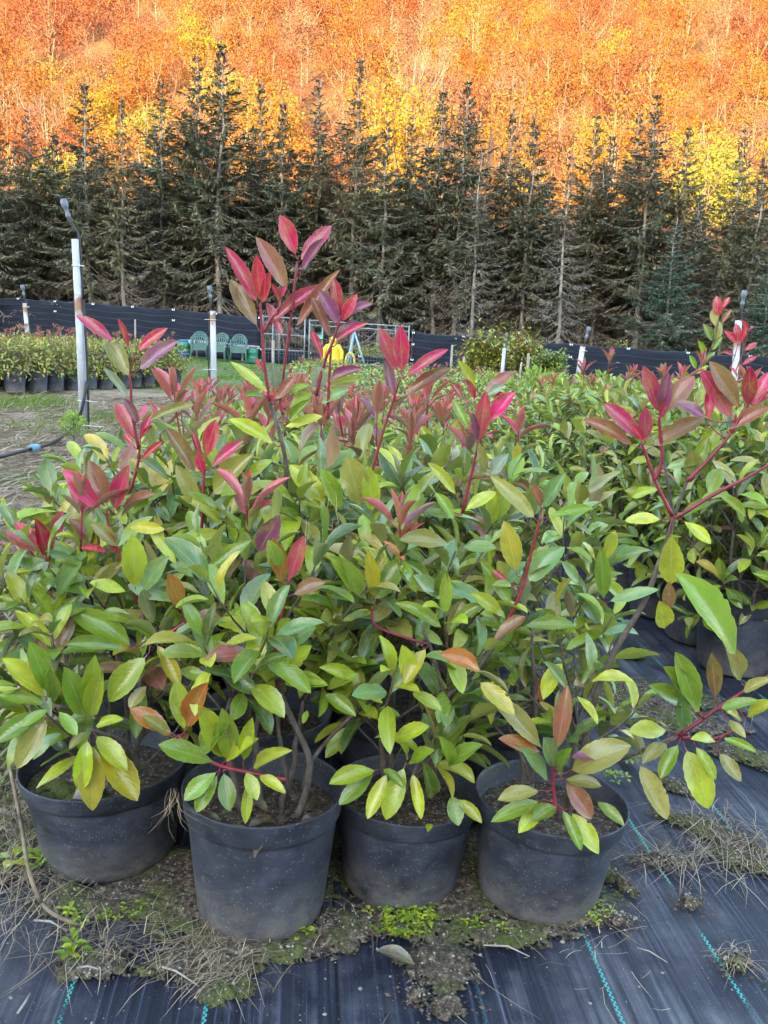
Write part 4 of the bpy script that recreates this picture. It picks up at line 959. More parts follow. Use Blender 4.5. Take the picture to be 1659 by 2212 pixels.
special = [(690, 130, 5, 150, 'small yellow-green crowned tree high above the left-middle spruces'), (840, 200, 5, 120, 'tall bright yellow tree above the middle of the spruce row'), (1222, 190, 6, 128, 'golden yellow tree with dark gaps in the orange slope on the right'),
           (215, 260, 5, 96, 'glowing yellow tree behind the pointed spruce on the left'), (300, 190, 6, 108, 'golden orange tree above the left spruces'), (140, 235, 6, 105, 'gold-leaved tree with a pale straight trunk at the far left'),
           (1500, 330, 7, 84, 'sparse yellow-green tree behind the right-hand spruces'), (1570, 400, 7, 80, 'low yellow-green tree at the foot of the slope on the right'), (1075, 300, 8, 44, 'bare pale tree with a fan of white branches standing among the spruces')]
for px, py, i, Y, words in special:
    if i == 8:
        tip = at(1078, 185, Y); z0 = gz(tip.x, Y); sc = (tip.z - z0) / 12.2
        put_tree(AUT, aut_used, i, at(1040, 640, Y).x, Y, z0, 1.0, sc * .8, sc, words, 'bare tree', None)
    else:
        c = at(px, py, Y); z0 = hill_z(c.x, Y); h = max(8.5, (c.z - z0) * 1.45)
        put_tree(AUT, aut_used, i, c.x, Y, z0 - .2, trng.uniform(0, 6), h / 11.5, h / 11.5, words, 'autumn tree', None)
n_aut = 0; Y = 75.0
while Y < 205:
    step = 6.4 + (Y - 75) * .024
    x = -.45 * Y - 4 + trng.uniform(0, 5)
    while x < .45 * Y + 4:
        xx = x + trng.uniform(-1.8, 1.8); yy = Y + trng.uniform(-2.4, 2.4); low = 1 - smooth(88, 128, yy)
        u = trng.random(); pn = noise.noise(Vector((xx * .035, yy * .03, 4)))
        if u < low * .72: i = trng.choice((5, 5, 6, 6, 7, 3))
        elif pn > .34: i = trng.choice((6, 6, 0, 1, 0))
        elif pn < -.15: i = trng.choice((2, 9, 2, 3, 9, 4))
        else: i = trng.choice((0, 1, 0, 1, 2, 3, 3, 4, 2, 0, 9))
        if u > .95: i = 8
        k = KINDS[i][0]; s = trng.uniform(.82, 1.2)
        lab = {'bare': 'leafless pale-branched tree among the orange trees of the sunlit slope'}.get(k, '%s autumn tree on the sunlit slope behind the spruces' % k)
        put_tree(AUT, aut_used, i, xx, yy, hill_z(xx, yy) - .3, trng.uniform(0, 6.28), s, s * trng.uniform(.9, 1.15), lab, 'bare tree' if k == 'bare' else 'autumn tree', '%s trees on the slope' % k); n_aut += 1
        x += step
    Y += 7.6 + (Y - 75) * .03
print('autumn trees', n_aut)

# ------------------------------------------------------------------ fence, gate
def fence_y(x): return 31.7 - .385 * x
def fpt(px, py, off=0.0):
    d = ray(px, py); t = (31.7 + off) / (d.y + .385 * d.x); return EYE + d * t
def cloth_material():
    g = G('shade_cloth'); uv = g.n('Attribute', out=1, attribute_name='leafuv'); x, y, z = g.sep(uv)[:3]
    fr = g.math('FRACT', g.math('DIVIDE', y, .235)); ln = g.ramp(fr, [(.0, 1.0), (.09, 1.0), (.13, 0.0)])
    v = g.noise(g.comb(x, g.math('MULTIPLY', y, 6.0), 0.0), 1.4, 4)
    col = g.mix(g.math('MULTIPLY', ln, g.ramp(v, [(.3, .35), (.7, .9)])), g.ramp(v, [(.3, (.012, .016, .027)), (.7, (.020, .025, .039))]), (.05, .06, .075))
    g.b.inputs['Specular IOR Level'].default_value = .12; g.bs(Base_Color=col, Roughness=.8); g.bump(v, .3, .05); return g.mat
CLOTH = cloth_material(); WHITECLIP = plain('white_clip', (.7, .7, .68), .5, .1); DARKMETAL = plain('dark_post', (.06, .06, .065), .6, .3)
GALV = plain('galvanised_tube', (.24, .29, .32), .4, .2, 6, .3)
def fence(label, tops, nposts, clips, seed):
    """tops: (px, py of the top edge, py of the bottom)"""
    rng = random.Random(seed); root = empty('shade_fence', (*fpt(tops[0][0], tops[0][1]).xy, 0)); o = Vector(root.location)
    T = [fpt(a, b) for a, b, c in tops]; B = [fpt(a, c) for a, b, c in tops]; n = 90; nv = 9; V = []; UVs = []
    X0, X1 = T[0].x, T[-1].x; pitch = (X1 - X0) / nposts
    def top(x, P):
        for i in range(len(P) - 1):
            if x <= P[i + 1].x or i == len(P) - 2:
                f = (x - P[i].x) / (P[i + 1].x - P[i].x); return P[i].z + (P[i + 1].z - P[i].z) * f
    for i in range(n + 1):
        x = X0 + (X1 - X0) * i / n; zt = top(x, T) - .05 * math.sin(PI * (((x - X0) / pitch) % 1)); zb = top(x, B)
        for j in range(nv):
            f = j / (nv - 1); y = fence_y(x) + .05 * noise.noise(Vector((x * .9, f * 1.5, seed))) + .02 * math.sin(x * 3 + f * 4)
            V.append((x - o.x, y - o.y, zt + (zb - zt) * f - o.z)); UVs.append((x, (zt - zb) * f * 1.0, 0))
    F = [(i * nv + j, (i + 1) * nv + j, (i + 1) * nv + j + 1, i * nv + j + 1) for i in range(n) for j in range(nv - 1)]
    me = np_mesh('shade_cloth', np.array(V), np.array(F), CLOTH, {'leafuv': ('FLOAT_VECTOR', np.array(UVs))})
    c = link('shade_cloth', me, root); md = c.modifiers.new('solid', 'SOLIDIFY'); md.thickness = .006
    for k in range(nposts + 1):
        x = X0 + pitch * k; zt = top(x, T); zb = top(x, B); mb = MB(); y = fence_y(x) + .16
        mb.tube([(x - o.x, y - o.y, zb - .15), (x - o.x, y - o.y, zt + .07)], .03, 8); p = mb.build('post', DARKMETAL, root)
        for q in range(1 + (k % 3 == 0)):
            m2 = MB(); zz = zt - .04 - q * .38
            for sg in (-1, 1): m2.box((x - o.x + sg * .03, y - o.y - .24, zz), (.035, .03, .06), M=Matrix.Rotation(.3 * sg, 3, 'Y'))
            m2.build('white_clip', WHITECLIP, p)
    tag(root, label, 'fence'); return root
fence('long black shade-cloth fence left of the metal gate, behind the chairs', [(-110, 634, 735), (0, 640, 742), (380, 667, 766), (562, 684, 788)], 8, 2, 3)
fence('black shade-cloth fence right of the metal gate, behind the bushes', [(893, 716, 815), (1240, 742, 838), (1500, 760, 860), (1760, 775, 880)], 7, 2, 5)
fence('low black cloth strip across the foot of the metal gate', [(566, 752, 790), (700, 762, 800), (890, 774, 815)], 3, 1, 8)
def gate(label, x0, x1, yl, yr, yb, rails, uprights, off):
    a, b = fpt(x0, yl, off), fpt(x1, yr, off); root = empty('metal_gate_panel', (a.x, a.y, gz(a.x, a.y))); o = Vector(root.location)
    def pt(px, py): return fpt(px, py, off) - o
    mb = MB(); r = .022
    mb.tube([pt(x0, yl), pt(x1, yr)], r, 7)
    for px in (x0, x1):
        f = (px - x0) / (x1 - x0); t = pt(px, yl + (yr - yl) * f - 3); bt = Vector((t.x, t.y, gz(t.x + o.x, t.y + o.y) - o.z)); mb.tube([t, bt], r * 1.15, 8)
    for dy in rails: mb.tube([pt(x0, yl + dy), pt(x1, yr + dy)], r * .9, 7)
    mb.build('gate_frame', GALV, root); mb = MB()
    for px in uprights:
        f = (px - x0) / (x1 - x0); t = pt(px, yl + (yr - yl) * f); mb.tube([t, Vector((t.x, t.y, gz(t.x + o.x, t.y + o.y) - o.z))], r * .95, 7)
    if uprights: mb.build('upright_tubes', GALV, root)
    mb = MB(); n = int((b - a).length / .11)
    for k in range(1, n):
        p = (a - o).lerp(b - o, k / n); mb.tube([p, Vector((p.x, p.y, gz(p.x + o.x, p.y + o.y) - o.z + .1))], .0035, 4, cap=False)
    for k in range(1, 7): mb.tube([pt(x0, yl + k * 13), pt(x1, yr + k * 13)], .0035, 4, cap=False)
    mb.build('wire_mesh', GALV, root); tag(root, label, 'gate'); return root
gate('narrow galvanised mesh gate panel with a wide middle rail, beside the left fence', 568, 659, 683, 689, 790, (37, 70), (590, 604), -.25)
gate('wide galvanised mesh gate panel reaching the right fence', 669, 884, 692, 706, 800, (10, 88), (697, 855), -.25)

# ------------------------------------------------------------------ irrigation posts
PVC = None
def post_material():
    g = G('weathered_post'); o = g.obj(); v = g.noise(g.mapv(o, (1, 1, .35)), 14, 5, .7); z = g.sep(o)[2]
    rust = g.ramp(g.math('ADD', g.math('MULTIPLY', g.math('ABSOLUTE', g.math('SUBTRACT', z, 1.30)), -2.6), g.noise(o, 9, 5, .7)), [(.12, 0.0), (.36, 1.0)])
    rust2 = g.ramp(g.noise(g.mapv(o, (1, 1, .3)), 20, 5, .75), [(.64, 0.0), (.72, .8)])
    col = g.ramp(v, [(.3, (.36, .39, .43)), (.7, (.60, .62, .64))])
    col = g.mix(g.math('MAXIMUM', rust, rust2), col, g.ramp(v, [(.3, (.16, .06, .03)), (.7, (.38, .20, .11))]))
    g.bs(Base_Color=col, Roughness=.55); g.bump(v, .3, .004); return g.mat
POST = post_material(); RUBBER = plain('black_rubber', (.02, .021, .024), .5, .3); GREYPL = plain('grey_plastic', (.13, .15, .18), .45, .3); WOOD = plain('weathered_wood', (.36, .31, .27), .85, .3, 12)
def irrigation_post(base, top, label, r=.043, riser=.30, lean=Vector((-.07, 0, 0)), hose_side=1, ties=((.18, 1), (.87, .4), (.05, 1.4)), hose=True):
    base = Vector(base); top = Vector(top); root = empty('irrigation_post', base); t = top - base; mb = MB()
    prof = 10; mb.tube([Vector((0, 0, -.05)), t * .5 + Vector((.004, 0, 0)), t], r, prof); mb.build('post', POST, root)
    hs = MB(); off = Vector((hose_side * (r + .012), -.02, 0))
    pts = [off + Vector((0, 0, .02)) if not hose else off * 1.0 + Vector((0, 0, .06)), t * .35 + off * 1.25, t * .7 + off, t * .93 + off * .8, t + off * .5 + Vector((0, 0, .05)), t + off * .2 + lean * .6 + Vector((0, 0, riser * .45))]
    sm = []
    for i in range(len(pts) - 1): sm += hermite(pts[i], pts[i + 1], (pts[min(i + 1, len(pts) - 1)] - pts[max(0, i - 1)]) * .5, (pts[min(i + 2, len(pts) - 1)] - pts[i]) * .5, 5)
    hs.tube(sm, r * .28, 7); hs.build('riser_hose', RUBBER, root)
    e = pts[-1]; ax = (lean + Vector((0, 0, riser))).normalized(); M = ax.to_track_quat('Z', 'Y').to_matrix(); hd = MB(); s = r / .043
    prof = [(.0, 0), (.018, 0), (.02, .05), (.026, .055), (.026, .085), (.02, .09), (.018, .13), (.030, .15), (.036, .17), (.036, .215), (.030, .22), (.030, .235), (.0, .236)]
    k0 = len(hd.v); hd.lathe([(a * s, b * s) for a, b in prof], 12); hd.v = [tuple(M @ Vector(v) + e) for v in hd.v]; hd.build('sprinkler_head', GREYPL, root)
    for f, ln in ties:
        c = t * f; tm = MB(); n = 12; ring = [c + Vector((math.cos(q) * (r + .016) + hose_side * .010, math.sin(q) * (r + .016) - .005, 0)) for q in [2 * PI * k / n for k in range(n + 1)]]
        tm.tube(ring, .0045 * s, 5); tm.tube([c + Vector((r * hose_side, -r - .01, 0)), c + Vector((hose_side * (r + .13 * ln), -r - .02, -.005))], .004 * s, 5); tm.build('cable_tie', WHITECLIP, root)
    tag(root, label, 'irrigation post'); return root
b = og(182, 938); irrigation_post(b, at(164, 517, b.y), 'tall rust-stained white post with a leaning sprinkler head and black hose, nearest on the left', riser=.34, lean=Vector((-.10, 0, 0)))
b = og(462, 851); irrigation_post(b, at(459, 672, b.y), 'white irrigation post standing on the grass in front of the green chairs', r=.05, riser=.34, lean=Vector((-.03, 0, 0)), ties=((.9, .6), (.3, .9)), hose_side=-1)
b = Vector((at(65, 760, 19.5).x, 19.5, 0)); b.z = gz(b.x, b.y); irrigation_post(b, at(54, 655, 19.5), 'white irrigation post rising out of the shrub bed at the far left', r=.05, riser=.22, lean=Vector((-.03, 0, 0)), ties=((.95, .5),))
b = Vector((at(1083, 800, 22).x, 22, 0)); b.z = gz(b.x, b.y); irrigation_post(b, at(1090, 752, 22), 'pale blue-grey irrigation post standing before the yellowish bush', r=.045, riser=.22, lean=Vector((.01, 0, 0)), ties=((.97, .9),))
b = og(1243, 843); irrigation_post(b, at(1259, 748, b.y), 'slanting white irrigation post with rusty edge before the right fence', r=.075, riser=.32, lean=Vector((.06, 0, 0)), ties=((.9, .4),))
b = Vector((at(1588, 850, 12.3).x, 12.3, 0)); b.z = gz(b.x, b.y); irrigation_post(b, at(1596, 692, 12.3), 'irrigation post with a thick black sprinkler head at the right edge among red shoots', r=.045, riser=.30, lean=Vector((.01, 0, 0)), ties=((.9, .4),))
def stake(px, y0, y1, Y, dx, label, r=.03):
    a = at(px, y1, Y); a.z = min(a.z, gz(a.x, Y)) if Y > 20 else gz(a.x, Y); t = at(px + dx, y0, Y); root = empty('wooden_stake', a); mb = MB()
    d = t - a; mb.tube([Vector((0, 0, -.05)), d * .5, d * .97, d], [r, r, r * .95, r * .7], 6); o = mb.build('shaft', WOOD, root); tag(root, label, 'stake')
stake(973, 745, 805, 24, 4, 'upright pale wooden stake left of the yellowish bush'); stake(996, 770, 810, 22, 7, 'short leaning wooden stake at the left foot of the bush', .025)
stake(1139, 764, 812, 19, 3, 'whitish wooden stake in front of the bush'); stake(1118, 782, 815, 19, 9, 'slanting thin wooden stake in front of the bush', .022)
stake(590, 735, 790, 27, 0, 'rusty reddish stake before the gate behind the red shoots', .045); stake(292, 690, 722, 33, 0, 'short white stake before the left fence', .035)

# hose on the ground
def hose(name, pts, r, mat, label):
    sm = []
    for i in range(len(pts) - 1): sm += hermite(pts[i], pts[i + 1], (pts[i + 1] - pts[max(0, i - 1)]) * .5, (pts[min(i + 2, len(pts) - 1)] - pts[i]) * .5, 6)
    root = empty(name, pts[0]); mb = MB(); mb.tube([p - pts[0] for p in sm], r, 8); mb.build('pipe', mat, root); tag(root, label, 'hose'); return root, pts[0]
pb = og(182, 938)
hp = [og(-60, 1008), og(0, 1000), og(60, 984), og(110, 970), og(140, 950), og(158, 932)]
hp = [Vector((p.x, p.y, gz(p.x, p.y) + .05)) for p in hp] + [Vector((pb.x - .01, pb.y - .09, pb.z + .20)), Vector((pb.x + .058, pb.y - .03, pb.z + .55))]
r_, o_ = hose('ground_hose', hp, .017, RUBBER, 'black hose running over the straw to the foot of the rusty post')
mb = MB(); c = og(74, 980); d = (og(90, 976) - c).normalized(); c = Vector((c.x, c.y, gz(c.x, c.y) + .05)) - o_; mb.tube([c - d * .07, c - d * .03, c + d * .03, c + d * .07], [.03, .034, .034, .028], 10); mb.build('blue_coupling', plain('faded_blue', (.17, .33, .42), .6, .2), r_)
hose('yellow_hose', [Vector(fpt(746, 792, -2)), Vector(fpt(748, 772, -2)), Vector(fpt(757, 762, -2)), Vector(fpt(765, 775, -2)), Vector(fpt(765, 812, -2))], .035, plain('yellow_hose_skin', (.55, .46, .10), .5, .15), 'yellow hose standing in an arch beside the raincoat')
hose('water_pipe', [Vector((p.x, p.y, gz(p.x, p.y) + .03)) for p in (og(455, 905), og(480, 903), og(510, 902), og(560, 905))], .02, plain('blue_pipe', (.12, .2, .36), .5, .2), 'dark blue water pipe lying on the straw behind the left shrubs')

# ------------------------------------------------------------------ chairs, table, barrels
CHAIRM = plain('green_plastic', (.085, .17, .145), .45, .15, 5); TABLEM = plain('white_tabletop', (.42, .42, .42), .5, .1, 4)
def make_chair():
    root = empty('plastic_chair'); s = MB(); n = 6
    s.box((0, 0, .42), (.46, .44, .03)); s.box((0, -.225, .39), (.44, .02, .07)); s.build('seat', CHAIRM, root)
    bk = MB(); T = [Vector((math.cos(PI * k / 12) * .24, .24 + .09 * math.sin(PI * k / 12), .60 + .25 * math.sin(PI * k / 12))) for k in range(13)]
    bk.tube([Vector((.22, .20, .42))] + T + [Vector((-.22, .20, .42))], .022, 6)
    for k in range(5):
        x = -.14 + .07 * k; zt = .60 + .24 * math.sqrt(max(0, 1 - (x / .24) ** 2)); bk.tube([(x * .8, .21, .43), (x, .26, .62), (x, .24 + .09 * math.sqrt(1 - (x / .24) ** 2), zt)], .019, 5)
    bk.build('backrest', CHAIRM, root)
    for sx in (-1, 1):
        a = MB(); a.tube([(sx * .235, .22, .60), (sx * .27, .05, .64), (sx * .27, -.16, .63), (sx * .26, -.21, .60)], [.02, .026, .026, .02], 6); a.build('armrest', CHAIRM, root)
        l = MB(); l.tube([(sx * .26, -.21, .61), (sx * .235, -.225, .42), (sx * .27, -.27, 0)], [.022, .03, .024], 6); l.build('leg', CHAIRM, root)
        l = MB(); l.tube([(sx * .22, .20, .43), (sx * .27, .30, 0)], [.03, .024], 6); l.build('leg', CHAIRM, root)
    return root
chair = make_chair(); cu = False
for px, py, n, rz, words in ((430, 777, 3, .15, 'left stack, beside the blue barrel'), (473, 781, 3, -.1, 'middle stack, half behind the white post'), (515, 783, 3, .1, 'right stack, beside the green barrel')):
    p = og(px, py)
    for k in range(n):
        r = chair if not cu else copy_tree(chair); cu = True
        r.location = (p.x, p.y + k * .035, p.z + k * .075); r.rotation_euler = (0, 0, rz); r.scale = (1.0, 1.0, .9)
        tag(r, '%s green plastic garden chair of the %s' % (('lowest', 'middle', 'topmost')[k], words), 'chair', 'stacked green garden chairs')
a, b = og(392, 772), og(535, 786); a = Vector((a.x, a.y + 1.0, a.z)); b = Vector((b.x, b.y + .9, b.z)); root = empty('trestle_table', a); d = b - a
mb = MB(); ang = math.atan2(d.y, d.x); M = Matrix.Rotation(ang, 3, 'Z'); z = at(392, 733, a.y).z - a.z; z2 = at(530, 747, b.y).z - a.z
t0 = Vector((0, 0, z)); t1 = Vector((d.x, d.y, z2)); wv = Vector((-d.y, d.x, 0)).normalized() * .38
mb.add([t0 - wv, t1 - wv, t1 + wv, t0 + wv, t0 - wv - Vector((0, 0, .10)), t1 - wv - Vector((0, 0, .10)), t1 + wv - Vector((0, 0, .10)), t0 + wv - Vector((0, 0, .10))], [(0, 1, 2, 3), (7, 6, 5, 4), (0, 4, 5, 1), (1, 5, 6, 2), (2, 6, 7, 3), (3, 7, 4, 0)], 0, False); mb.build('tabletop', TABLEM, root)
for f in (.06, .94):
    for sg in (-1, 1):
        q = t0.lerp(t1, f) + wv * .7 * sg; mb = MB(); mb.tube([q - Vector((0, 0, .1)), Vector((q.x, q.y, gz(q.x + a.x, q.y + a.y) - a.z))], .035, 6); mb.build('leg', TABLEM, root)
tag(root, 'long white trestle table standing behind the green chairs', 'table')
def barrel(p, r, h, mats, label, lid):
    root = empty('plastic_barrel', p); mb = MB()
    prof = [(.0, 0), (r * .9, 0), (r * .97, .03), (r, .1), (r, h * .3), (r * 1.03, h * .32), (r * 1.03, h * .36), (r, h * .38), (r, h * .64), (r * 1.03, h * .66), (r * 1.03, h * .70), (r, h * .72), (r * .98, h * .92), (r * .85, h)]
    k = next(i for i, q in enumerate(prof) if q[1] > h * .33); mb.lathe(prof[:k + 1], 24, 0); mb.lathe(prof[k:], 24, 1); mb.build('body', mats, root)
    mb = MB(); mb.lathe([(r * .84, h), (r * .9, h + .004), (r * .9, h + .035), (r * .8, h + .045), (.001, h + .045)], 24); mb.build('lid', lid, root); tag(root, label, 'barrel')
GB = plain('barrel_green', (.02, .22, .14), .4, .2, 4); BB = plain('barrel_blue', (.02, .12, .42), .4, .2, 4)
barrel(og(396, 771), .21, .54, [BB, GB], 'blue and green plastic barrel at the left end of the table', BB)
barrel(og(543, 784), .21, .50, [GB, GB], 'green plastic barrel with a rusty lid right of the chairs', plain('rusty_lid', (.24, .10, .08), .8, .4))
# raincoat on the gate, tripod, crate
YEL = plain('yellow_rainwear', (.72, .54, .04), .5, .15, 6)
p = fpt(718, 788, -.55); root = empty('yellow_raincoat', (p.x, p.y, fpt(718, 742, -.55).z)); mb = MB(); N = 20; rows = []
for j, (z, w_, t_) in enumerate([(0.02, .10, .06), (-.05, .22, .09), (-.2, .23, .10), (-.4, .24, .12), (-.62, .27, .15), (-.70, .27, .15)]):
    rows.append([(math.cos(2 * PI * k / N) * w_ * (1 + .12 * math.sin(k * 2.2 + j)), math.sin(2 * PI * k / N) * t_ * (1 + .2 * math.sin(k * 3.1)), z + .03 * math.sin(k * 1.7) * (j > 3)) for k in range(N)])
mb.add([v for r in rows for v in r], [(j * N + k, (j + 1) * N + k, (j + 1) * N + (k + 1) % N, j * N + (k + 1) % N) for j in range(5) for k in range(N)]); mb.build('body', YEL, root)
for sx in (-1, 1):
    mb = MB(); mb.tube([(sx * .17, 0, -.06), (sx * .30, -.03, -.25), (sx * .31, -.04, -.50), (sx * .29, -.05, -.60)], [.075, .075, .07, .075], 9); mb.build('sleeve', YEL, root)
mb = MB(); mb.lathe([(.09, .0), (.13, .07), (.12, .16), (.06, .22), (.01, .24)], 14); mb.build('hood', YEL, root)
tag(root, 'yellow raincoat hung on the metal gate', 'raincoat')
p = fpt(765, 795, -1.3); root = empty('tripod_stand', (p.x, p.y, gz(p.x, p.y))); tp = fpt(765, 715, -1.3) - Vector(root.location); TRI = plain('pale_blue_metal', (.26, .40, .45), .45, .15)
for k in range(3):
    a = PI / 2 + 2 * PI * k / 3 + .4; mb = MB(); mb.tube([tp, Vector((math.cos(a) * .42, math.sin(a) * .42, 0))], [.035, .028], 8); mb.build('leg', TRI, root)
mb = MB(); mb.lathe([(.0, .0), (.05, 0), (.06, .03), (.06, .07), (0, .08)], 10, c=tp); mb.build('top_cap', TRI, root); tag(root, 'pale blue tripod stand beside the yellow raincoat', 'tripod')
p = fpt(690, 732, -.33); root = empty('green_box', p); mb = MB(); mb.box((0, 0, .06), (.24, .10, .12)); mb.build('box_body', plain('mint_plastic', (.10, .52, .38), .4, .1), root); mb = MB(); mb.box((0, 0, .13), (.26, .12, .018)); mb.build('lid', plain('mint_lid', (.14, .56, .44), .4, .1), root); tag(root, 'small mint green box fixed to the metal gate', 'box')

# ------------------------------------------------------------------ bushes and young conifers
def bush(c, rx, rz_, n, pal, label, cat, seed, lf=.16, group=None):
    rng = random.Random(seed); root = empty('bush' if cat == 'bush' else 'bush', c); st = MB(); lv = Leaves(); ends = []
    for k in range(26):
        a = rng.uniform(0, 6.28); e = math.acos(rng.uniform(-.05, 1)); q = rng.uniform(.75, 1.08)
        t = Vector((math.cos(a) * math.sin(e) * rx * q, math.sin(a) * math.sin(e) * rx * .8 * q, (math.cos(e) * .9 + .1) * rz_ * q)); st.tube(hermite(Vector((0, 0, -.05)), t, Vector((0, 0, rz_ * .5)), t * .6, 5), [.03, .02, .014, .01, .004], 4, cap=False); ends.append(t)
    for k in range(n):
        t = rng.choice(ends) * rng.uniform(.55, 1.05) + Vector((rng.gauss(0, .16), rng.gauss(0, .16), rng.gauss(0, .12))) * rx
        if t.z < 0: t.z = abs(t.z)
        a = rng.uniform(0, 6.28); el = rng.uniform(-.5, 1.1); lv.add(t, (math.cos(a) * math.cos(el), math.sin(a) * math.cos(el), math.sin(el)), (0, 0, 1), lf * rng.uniform(.7, 1.2), lf * .45, pick(rng, rng.choice(pal)), rng)
    st.build('stems', BARK, root); link('foliage', lv.mesh('foliage', 5), root); tag(root, label, cat, group)
def gp(px, Y): p = at(px, 800, Y); return Vector((p.x, Y, gz(p.x, Y)))
bush(gp(1055, 25.5), 1.0, 1.40, 3600, ['lime', 'olive', 'olive', 'yellow', 'green', 'brown'], 'yellowish rounded bush with rusty leaves before the right fence', 'bush', 1, .17)
bush(gp(1120, 26.2), .9, 1.32, 3200, ['olive', 'lime', 'olive', 'yellow', 'orange'], 'olive and orange tinged bush next to the whitish stake', 'bush', 2, .17)
bush(gp(1182, 25.0), .65, 1.05, 2200, ['teal', 'green', 'green', 'olive'], 'dark green bush sprawling at the right of the yellowish bushes', 'bush', 3, .15)
for k, (px, Y, h, words) in enumerate([(1105, 33.5, 2.0, 'tangled yellow-green scrub behind the right fence, by the bare tree foot'), (1140, 34.5, 1.7, 'low scrub behind the right fence under dark spruces'), (1330, 33, 1.6, 'sparse scrub behind the right fence in the middle'), (800, 33.5, .9, 'low scrub seen through the gate mesh')]):
    bush(gp(px, Y), 1.0, h, 1300, ['olive', 'green', 'lime', 'yellow'], words, 'bush', 20 + k, .12)
def conifer_material(): 
    g = G('young_conifer'); c = g.n('Attribute', attribute_name='leafcol'); g.bs(Base_Color=c, Roughness=.7); g.translucent(c, .2); return g.mat
YC = conifer_material()
def make_young(seed):
    rng = random.Random(seed); root = empty('young_conifer'); cr = Cards(); st = MB(); H = .75
    st.tube([(0, 0, -.02), (0, 0, H * .9)], [.012, .003], 5)
    for k in range(46):
        z = H * rng.random() ** 1.1 * .85 + .06; a = k * 2.4; R = .26 * (1 - z / H) + .05; o = Vector((math.cos(a), math.sin(a), .9)); pts = [Vector((0, 0, z)), Vector((0, 0, z)) + Vector((o.x * R * .6, o.y * R * .6, R * .5)), Vector((0, 0, z)) + Vector((o.x * R, o.y * R, R * 1.3))]
        st.tube(pts, [.004, .003, .001], 3, cap=False)
        for q in range(12):
            p, d, _ = along(pts, rng.uniform(.2, 1)); kk = rng.uniform(.7, 1.3); cr.add(p, d + Vector((rng.gauss(0, .45), rng.gauss(0, .45), .25)), (rng.gauss(0, 1), rng.gauss(0, 1), .5), rng.uniform(.06, .12), .022, (.30 * kk, .44 * kk, .08 * kk))
    st.build('stems', BARK, root); link('foliage', cr.mesh('foliage', YC), root); return root
YCN = [make_young(1), make_young(2)]; ycu = set()
for px, Y, s, w_ in [(1030, 17, .7, 'bright green young conifer below the yellowish bush, first from the left'), (1062, 16, .8, 'bright green young conifer left of the pale blue-grey post'), (1105, 15.5, .7, 'light green young conifer right of the pale blue-grey post'), (1150, 14.5, 1.0, 'young conifer with yellowish tips below the whitish stake'),
                 (1185, 15.5, .9, 'young conifer under the dark green bush'), (1215, 14, .9, 'small young conifer left of the slanting post'), (1275, 15, .8, 'feathery young conifer right of the slanting post'), (1300, 18, .9, 'young conifer before the right fence, farthest right')]:
    p = gp(px, Y); i = trng.randrange(2); put_tree(YCN, ycu, i, p.x, p.y, p.z, trng.uniform(0, 6), s, s, w_, 'conifer', 'young conifers in the field')
p = og(160, 962); put_tree(YCN, ycu, 0, p.x, p.y, ground_z(p.x, p.y), 1.0, .55, .40, 'small bluish green conifer seedling at the foot of the rusty post', 'conifer', None)
# tall loose shrub by the right-hand post
T1 = Shrub(99, (at(1500, 900, 6.2).x, 6.2, gz(2, 6.2))); T1.mains(2, .35, .05)
T1.stem([(1470, 860), (1505, 800), (1535, 755), (1550, 700), (1557, 660)], 6.2, red=False, root=(0, 0), r0=.005, r1=.003)
for x0, y0, x1, y1, k in [(1552, 690, 1548, 640, 'red'), (1557, 670, 1576, 642, 'red'), (1557, 700, 1580, 668, 'brown'), (1548, 710, 1538, 668, 'olive'), (1548, 740, 1555, 695, 'olive'), (1540, 740, 1520, 700, 'green'), (1536, 760, 1560, 728, 'green'), (1525, 775, 1508, 735, 'green'), (1520, 785, 1545, 760, 'teal'), (1505, 800, 1490, 768, 'green'), (1500, 810, 1530, 790, 'lime'), (1490, 830, 1475, 800, 'green')]:
    T1.leaf_to((x0, y0), (x1, y1), 6.2, k)
T1.feature([[(1560, 830), (1580, 790), (1595, 740)], [(1590, 800), (1608, 750), (1618, 710)]], [((1595, 745), (1565, 715), 'red'), ((1596, 745), (1590, 700), 'pink'), ((1598, 745), (1612, 705), 'red'), ((1590, 770), (1560, 760), 'dullred'), ((1618, 715), (1600, 690), 'red'), ((1618, 715), (1628, 705), 'dullred'), ((1608, 760), (1635, 740), 'red'), ((1600, 790), (1635, 770), 'dullred')], 6.2)
T1.fill(14, .22, .35, .8, .095, (0, 0), 2, .15); tag(T1.build('potted_shrub', 8), 'tall loose shrub with one long leafy stem rising in front of the right-hand post', 'potted shrub', 'potted red-tipped shrubs right of the aisle')

